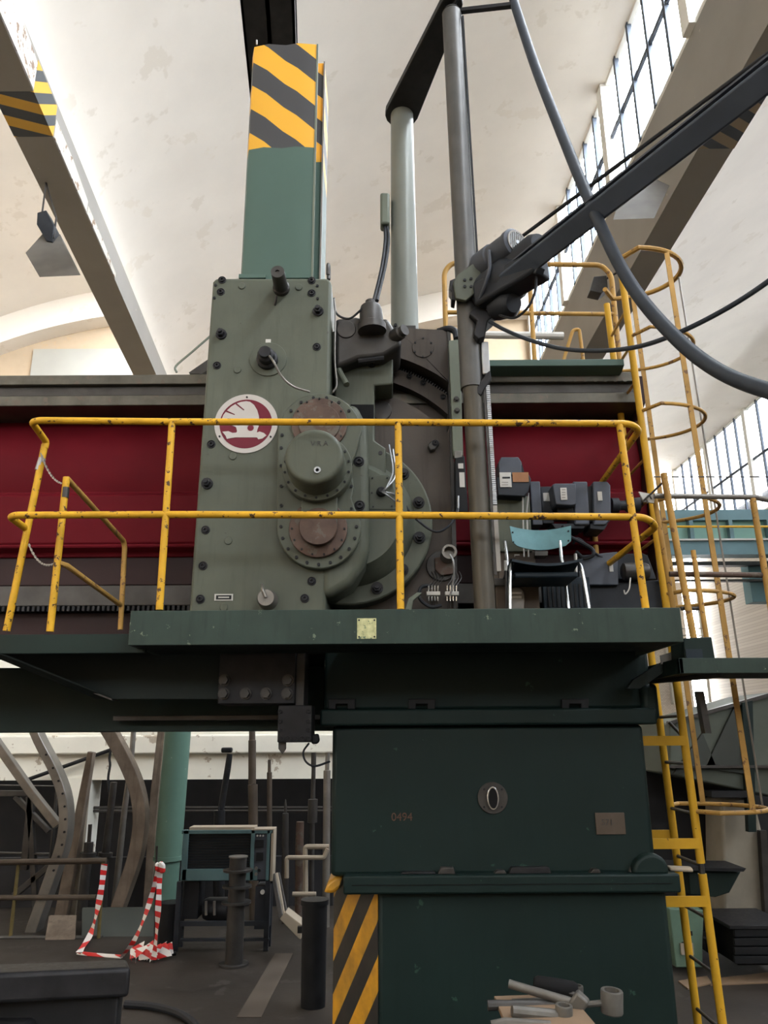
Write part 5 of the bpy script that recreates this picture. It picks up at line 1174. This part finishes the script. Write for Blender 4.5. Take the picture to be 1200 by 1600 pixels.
# ================================================================== BEHIND, RIGHT OF THE COLUMN
cg = thing('crane_girder', 'distant pale green crane girder spanning below the far windows', 'crane', P(1100, 830, 22))
MB().rect(1003, 796, 1390, 812, 22, .5).build('top_flange', 'crane_blue', cg); MB().rect(1003, 812, 1390, 843, 22.2, .2).build('web', 'crane_green', cg); MB().rect(1003, 843, 1390, 866, 22, .5).build('bottom_flange', 'crane_blue', cg)
MB().rect(1003, 841, 1390, 843.5, 21.9, .1).build('flange_edge', 'label_white', cg); MB().tube([P(1040, 823, 21.8), P(1390, 823, 21.8)], .035, 6).build('hand_rail', 'yellow_clean', cg)
for x in (1078, 1140, 1200, 1262, 1324): MB().rect(x, 812, x + 6, 842, 22.0, .2).build('stiffener', 'crane_blue', cg)
cg = thing('crane_track', 'thin dark crane track below the pale green girder', 'crane', P(1120, 890, 24))
MB().rect(1010, 877, 1300, 883, 24, .3).build('track', 'steel_dark', cg); MB().rect(1010, 905, 1300, 908, 24, .2).build('track', 'steel_dark', cg)
MB().rect(1172, 880, 1300, 940, 24.2, .5).build('trolley', 'crane_blue', cg)
hp = thing('hopper_machine', 'large grey-green machine casing with sloping top behind the ladder cage', 'machine', P(1130, 1420, 9))
MB().plate([(1046, 1130), (1230, 1078), (1230, 1250), (1046, 1210)], 9.0, 1.5).build('sloped_case', 'hopper_grey', hp, .02)
MB().plate([(1046, 1127), (1230, 1075), (1230, 1081), (1046, 1133)], 8.95, .1).build('top_edge', 'steel_dark', hp)
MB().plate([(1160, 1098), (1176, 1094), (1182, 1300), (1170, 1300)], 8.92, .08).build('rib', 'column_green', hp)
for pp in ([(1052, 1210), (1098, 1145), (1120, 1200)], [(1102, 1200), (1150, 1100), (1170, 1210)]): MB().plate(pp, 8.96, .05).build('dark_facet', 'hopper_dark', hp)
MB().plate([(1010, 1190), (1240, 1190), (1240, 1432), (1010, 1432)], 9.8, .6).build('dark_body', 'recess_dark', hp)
MB().plate([(1040, 1196), (1230, 1196), (1230, 1200), (1040, 1200)], 8.9, .1).build('lower_edge', 'steel_dark', hp)
MB().rect(1112, 1236, 1172, 1246, 8.9, .3).build('slot', 'black_paint', hp)
pl_ = thing('concrete_pillar_stub', 'pale concrete pillar low behind the ladder cage', 'pillar', onfloor(1160, 1440))
MB().plate([(1128, 1250), (1180, 1250), (1192, 1302), (1196, 1452), (1132, 1452)], 9.2, .5).build('shaft', 'concrete_pillar', pl_, .03)
MB().plate([(1188, 1298), (1198, 1298), (1206, 1430), (1196, 1430)], 9.1, .08).build('pipe', 'steel_dark', pl_)
u = thing('wall_shelf', 'black shelf box behind the ladder joint', 'shelf', P(1120, 1400, 8.6))
MB().plate([(1040, 1355), (1166, 1357), (1162, 1362), (1040, 1360)], 8.4, .5).build('board', 'black_paint', u); MB().plate([(1076, 1360), (1158, 1362), (1140, 1395), (1118, 1402), (1078, 1398)], 8.5, .4).build('box', 'beam_green', u, .01)
u = thing('pale_cabinet', 'pale green cabinet on the floor behind the ladder foot', 'cabinet', onfloor(1075, 1500))
MB().plate([(1046, 1420), (1100, 1422), (1098, 1470), (1098, 1512), (1056, 1512)], 8.3, .4).build('case', 'cabinet_pale_green', u, .01)
MB().rect(1068, 1455, 1082, 1462, 8.29, .02).build('slot', 'black_paint', u); MB().rect(1066, 1472, 1080, 1474, 8.29, .02).build('slot', 'black_paint', u); MB().rect(1064, 1474, 1084, 1492, 8.28, .02).build('paper', 'beige_sheet', u)
u = thing('workbench_crate', 'dark wooden crate on the floor at the far right edge', 'crate', onfloor(1180, 1505))
for k in range(4): MB().rect(1148, 1452 + k * 14, 1240, 1464 + k * 14, 8.0, .04).build('plank', 'black_paint', u, .004)
MB().rect(1150, 1450, 1240, 1508, 8.05, .7).build('inner', 'gap_black', u); MB().rect(1140, 1446, 1240, 1452, 7.98, .75).build('lid', 'steel_black', u, .004)
def floor_sheet(name, label, pix, m, th=.012):
    q = [onfloor(*p) for p in pix]; return tag(MB().prism([v + Vector((0, 0, .002)) for v in q], (0, 0, th)).build(name, m, None), label, 'sheet')
floor_sheet('cardboard_sheet', 'wide cardboard sheet lying on the floor at far right', [(1125, 1530), (1215, 1520), (1230, 1536), (1110, 1541)], 'cardboard')
floor_sheet('cardboard_scrap', 'smaller cardboard piece on the floor behind the ladder foot', [(1060, 1535), (1105, 1527), (1112, 1538), (1075, 1547)], 'cardboard')
u = thing('dark_crate_stack', 'dark lumpy machine parts heap behind the ladder foot', 'machine parts', onfloor(1120, 1500))
for (x0, y0, x1, y1, d) in ((1102, 1436, 1118, 1484, 8.86), (1118, 1430, 1146, 1484, 8.84), (1104, 1466, 1144, 1490, 8.5)): MB().rect(x0, y0, x1, y1, d, .3).build('block', 'steel_black', u, .02)

# ================================================================== TOOLS AT THE BOTTOM EDGE
zt5 = 1.16
def tt(px, py, h=0): return PZ(px, py, zt5 + h)
tb = thing('tool_stand', 'small stand with brown board top under the tools', 'stand', (tt(850, 1590).x, tt(850, 1590).y, 0))
k0, k1, k2, k3 = tt(772, 1556), tt(890, 1552), tt(916, 1602), tt(760, 1640)
k2.y = k1.y - .45; k2.x = k1.x + .02; k3 = Vector((k0.x, k2.y, zt5)); 
MB().prism([k0, k1, k2, k3], (0, 0, -.02)).build('board', 'cardboard', tb, .003)
MB().box(k0.x + .04, k1.x - .05, k2.y + .05, k1.y - .04, .6, zt5 - .02).build('bin', 'black_paint', tb); MB().box(k0.x + .1, k1.x - .1, k2.y + .1, k1.y - .08, 0, .6).build('pedestal', 'black_paint', tb)
def tl(px, py, D): return P(px, py, D)
D0 = (k0.y + k2.y) / 2 + .10
hm = thing('hammer', 'steel hammer with long grey handle lying on top of the tools', 'hammer', tl(850, 1555, D0))
h0, h1 = tl(795, 1537, D0 + .06), tl(902, 1569, D0 - .02)
MB().tube([h0, h1], .0165, 14, r1=.018).build('handle', 'tool_steel', hm)
hc = tl(902, 1570, D0 - .03); hx = Vector((.55, -.2, .75)).normalized()
MB().bar(hc - hx * .045, hc + hx * .045, .055, .06).build('head', 'tool_steel', hm, .01)
def socket(name, label, px, py, D, r, h, hpx, hpy, hD, hr):
    t = thing(name, label, 'wrench', tl(px, py, D))
    c = tl(px, py, D)
    MB().lathe([(r * .92, -h / 2), (r, -h / 2 + .005), (r, h / 2 - .004), (r * .95, h / 2), (r * .68, h / 2), (r * .66, h / 2 - .04), (.002, h / 2 - .045)], c, (.06, -.06, 1), 24).build('socket_head', 'tool_steel', t)
    MB().tube([c, tl(hpx, hpy, hD)], hr, 10).build('handle', 'tool_steel', t); return t
socket('ring_spanner', 'box spanner with big hollow head overhanging the stand edge', 956, 1565, D0 + .05, .045, .085, 905, 1571, D0 + .06, .012)
socket('socket_spanner', 'grey socket spanner lying nearest the viewer on the stand', 881, 1588, D0 - .12, .034, .08, 800, 1580, D0 - .14, .022)
socket('small_spanner', 'small socket spanner behind the hammer head', 903, 1550, D0 + .14, .022, .05, 825, 1554, D0 + .16, .012)
t = thing('flat_spanner', 'long flat spanner lying under the hammer handle', 'wrench', tl(820, 1575, D0))
MB().tube([tl(762, 1571, D0), tl(800, 1570, D0), tl(885, 1568, D0 + .02)], .020, 10, r1=.014).build('shank', 'steel_dark', t); MB().bar(tl(800, 1565, D0 + .04), tl(884, 1561, D0 + .05), .03, .012).build('flat_side', 'tool_steel', t)
t = thing('wire_brush', 'black bristled brush lying behind the hammer', 'brush', tl(870, 1542, D0 + .1))
MB().lathe([(.025, -.09), (.034, -.075), (.036, 0), (.034, .075), (.026, .09)], tl(868, 1543, D0 + .12), (1, -.1, -.12), 16).build('bristles', 'gap_black', t); MB().tube([tl(880, 1548, D0 + .1), tl(905, 1555, D0 + .08)], .012, 8).build('stem', 'steel_dark', t)
t = thing('open_spanner', 'open spanner end showing at the bottom picture edge', 'wrench', tl(800, 1598, D0 - .2))
MB().tube([tl(768, 1602, D0 - .2), tl(790, 1597, D0 - .2), tl(860, 1602, D0 - .2)], .016, 10).build('shank', 'tool_steel', t)

# ================================================================== LAMPS UNDER THE ROOF
def lamp(name, label, tip, box, D, shade, m='steel_dark'):
    t = thing(name, label, 'lamp', P(*box, D)); return t
Dl = 8.6
t = thing('flood_lamp', 'grey flood lamp hanging left of the striped roof girder', 'lamp', P(82, 400, Dl))
top_q = [(70, 385), (104, 388), (126, 432), (62, 433), (40, 395), (60, 368)]
cA, cB = P(84, 366, Dl), P(84, 415, Dl)
sh = [P(40, 395, Dl - .1), P(62, 433, Dl - .35), P(126, 430, Dl - .25), P(106, 392, Dl + .15)]; ap = [P(66, 366, Dl + .15), P(72, 378, Dl + .02), P(98, 378, Dl + .05), P(94, 366, Dl + .2)]
b = MB(); b.add(sh + ap + [v.lerp(P(84, 390, Dl), .06) + Vector((0, 0, .02)) for v in sh], [(0, 1, 5, 4), (1, 2, 6, 5), (2, 3, 7, 6), (3, 0, 4, 7), (4, 5, 6, 7)]); b.build('shade', 'lamp_grey', t)
MB().add(sh, [(0, 1, 2, 3)]).build('glass', 'lamp_inner', t)
MB().plate([(58, 332), (72, 328), (84, 352), (82, 378), (72, 376), (57, 350)], Dl, .18).build('gear_box', 'motor_dark', t, .01)
MB().tube([P(66, 332, Dl), PZ(72, 285, ZG + .03)], .012, 6).build('hanger', 'steel_dark', t); MB().tube([P(84, 372, Dl), P(88, 340, Dl + .2), PZ(72, 285, ZG + .03)], .012, 6).build('hanger', 'steel_dark', t)
Dm = 9.3
t = thing('flood_lamp', 'large grey flood lamp beneath the girder at upper right', 'lamp', P(1000, 320, Dm))
sh = [P(958, 343, Dm), P(1022, 341, Dm - .2), P(1046, 290, Dm + .3), P(985, 262, Dm + .5)]; ap = [P(985, 290, Dm + .3), P(1000, 290, Dm + .25), P(1006, 276, Dm + .4), P(990, 272, Dm + .45)]
MB().add(sh + ap, [(0, 1, 5, 4), (1, 2, 6, 5), (2, 3, 7, 6), (3, 0, 4, 7), (4, 5, 6, 7)]).build('shade', 'lamp_grey', t); MB().add(sh, [(0, 1, 2, 3)]).build('glass', 'lamp_inner', t)
MB().plate([(978, 268), (995, 262), (1000, 282), (984, 288)], Dm + .3, .2).build('gear_box', 'motor_dark', t, .01)
MB().tube([P(990, 272, Dm + .4), Vector((xB(Dm + .6) + .03, Dm + .6, ZG + .5))], .02, 8).build('hanger', 'steel_dark', t)
Dc = 12.3
t = thing('sensor_box', 'small grey box fixed to the roof girder near the ladder top', 'box', P(935, 445, Dc))
MB().plate([(928, 432), (948, 430), (950, 450), (940, 458), (922, 454)], Dc, .25).build('case', 'steel_dark', t, .01); MB().tube([P(940, 440, Dc + .1), Vector((xB(Dc + .1) + .03, Dc + .1, ZG + .35))], .02, 6).build('hanger', 'steel_dark', t)
# conduit on the vault beside the head
tag(MB().tube([P(276, 582, 8), P(275, 572, 8), P(300, 550, 8), P(330, 524, 8)], .013, 8, smooth=5).build('wall_conduit', 'machine_green_pale', None), 'thin pale conduit bending up behind the rail left of the head', 'conduit')
tag(MB().plate([(295, 582), (330, 558), (330, 575), (315, 584)], 7.0, .2).build('roof_strut', 'steel_dark', None), 'short dark strut end above the rail left of the head', 'strut')
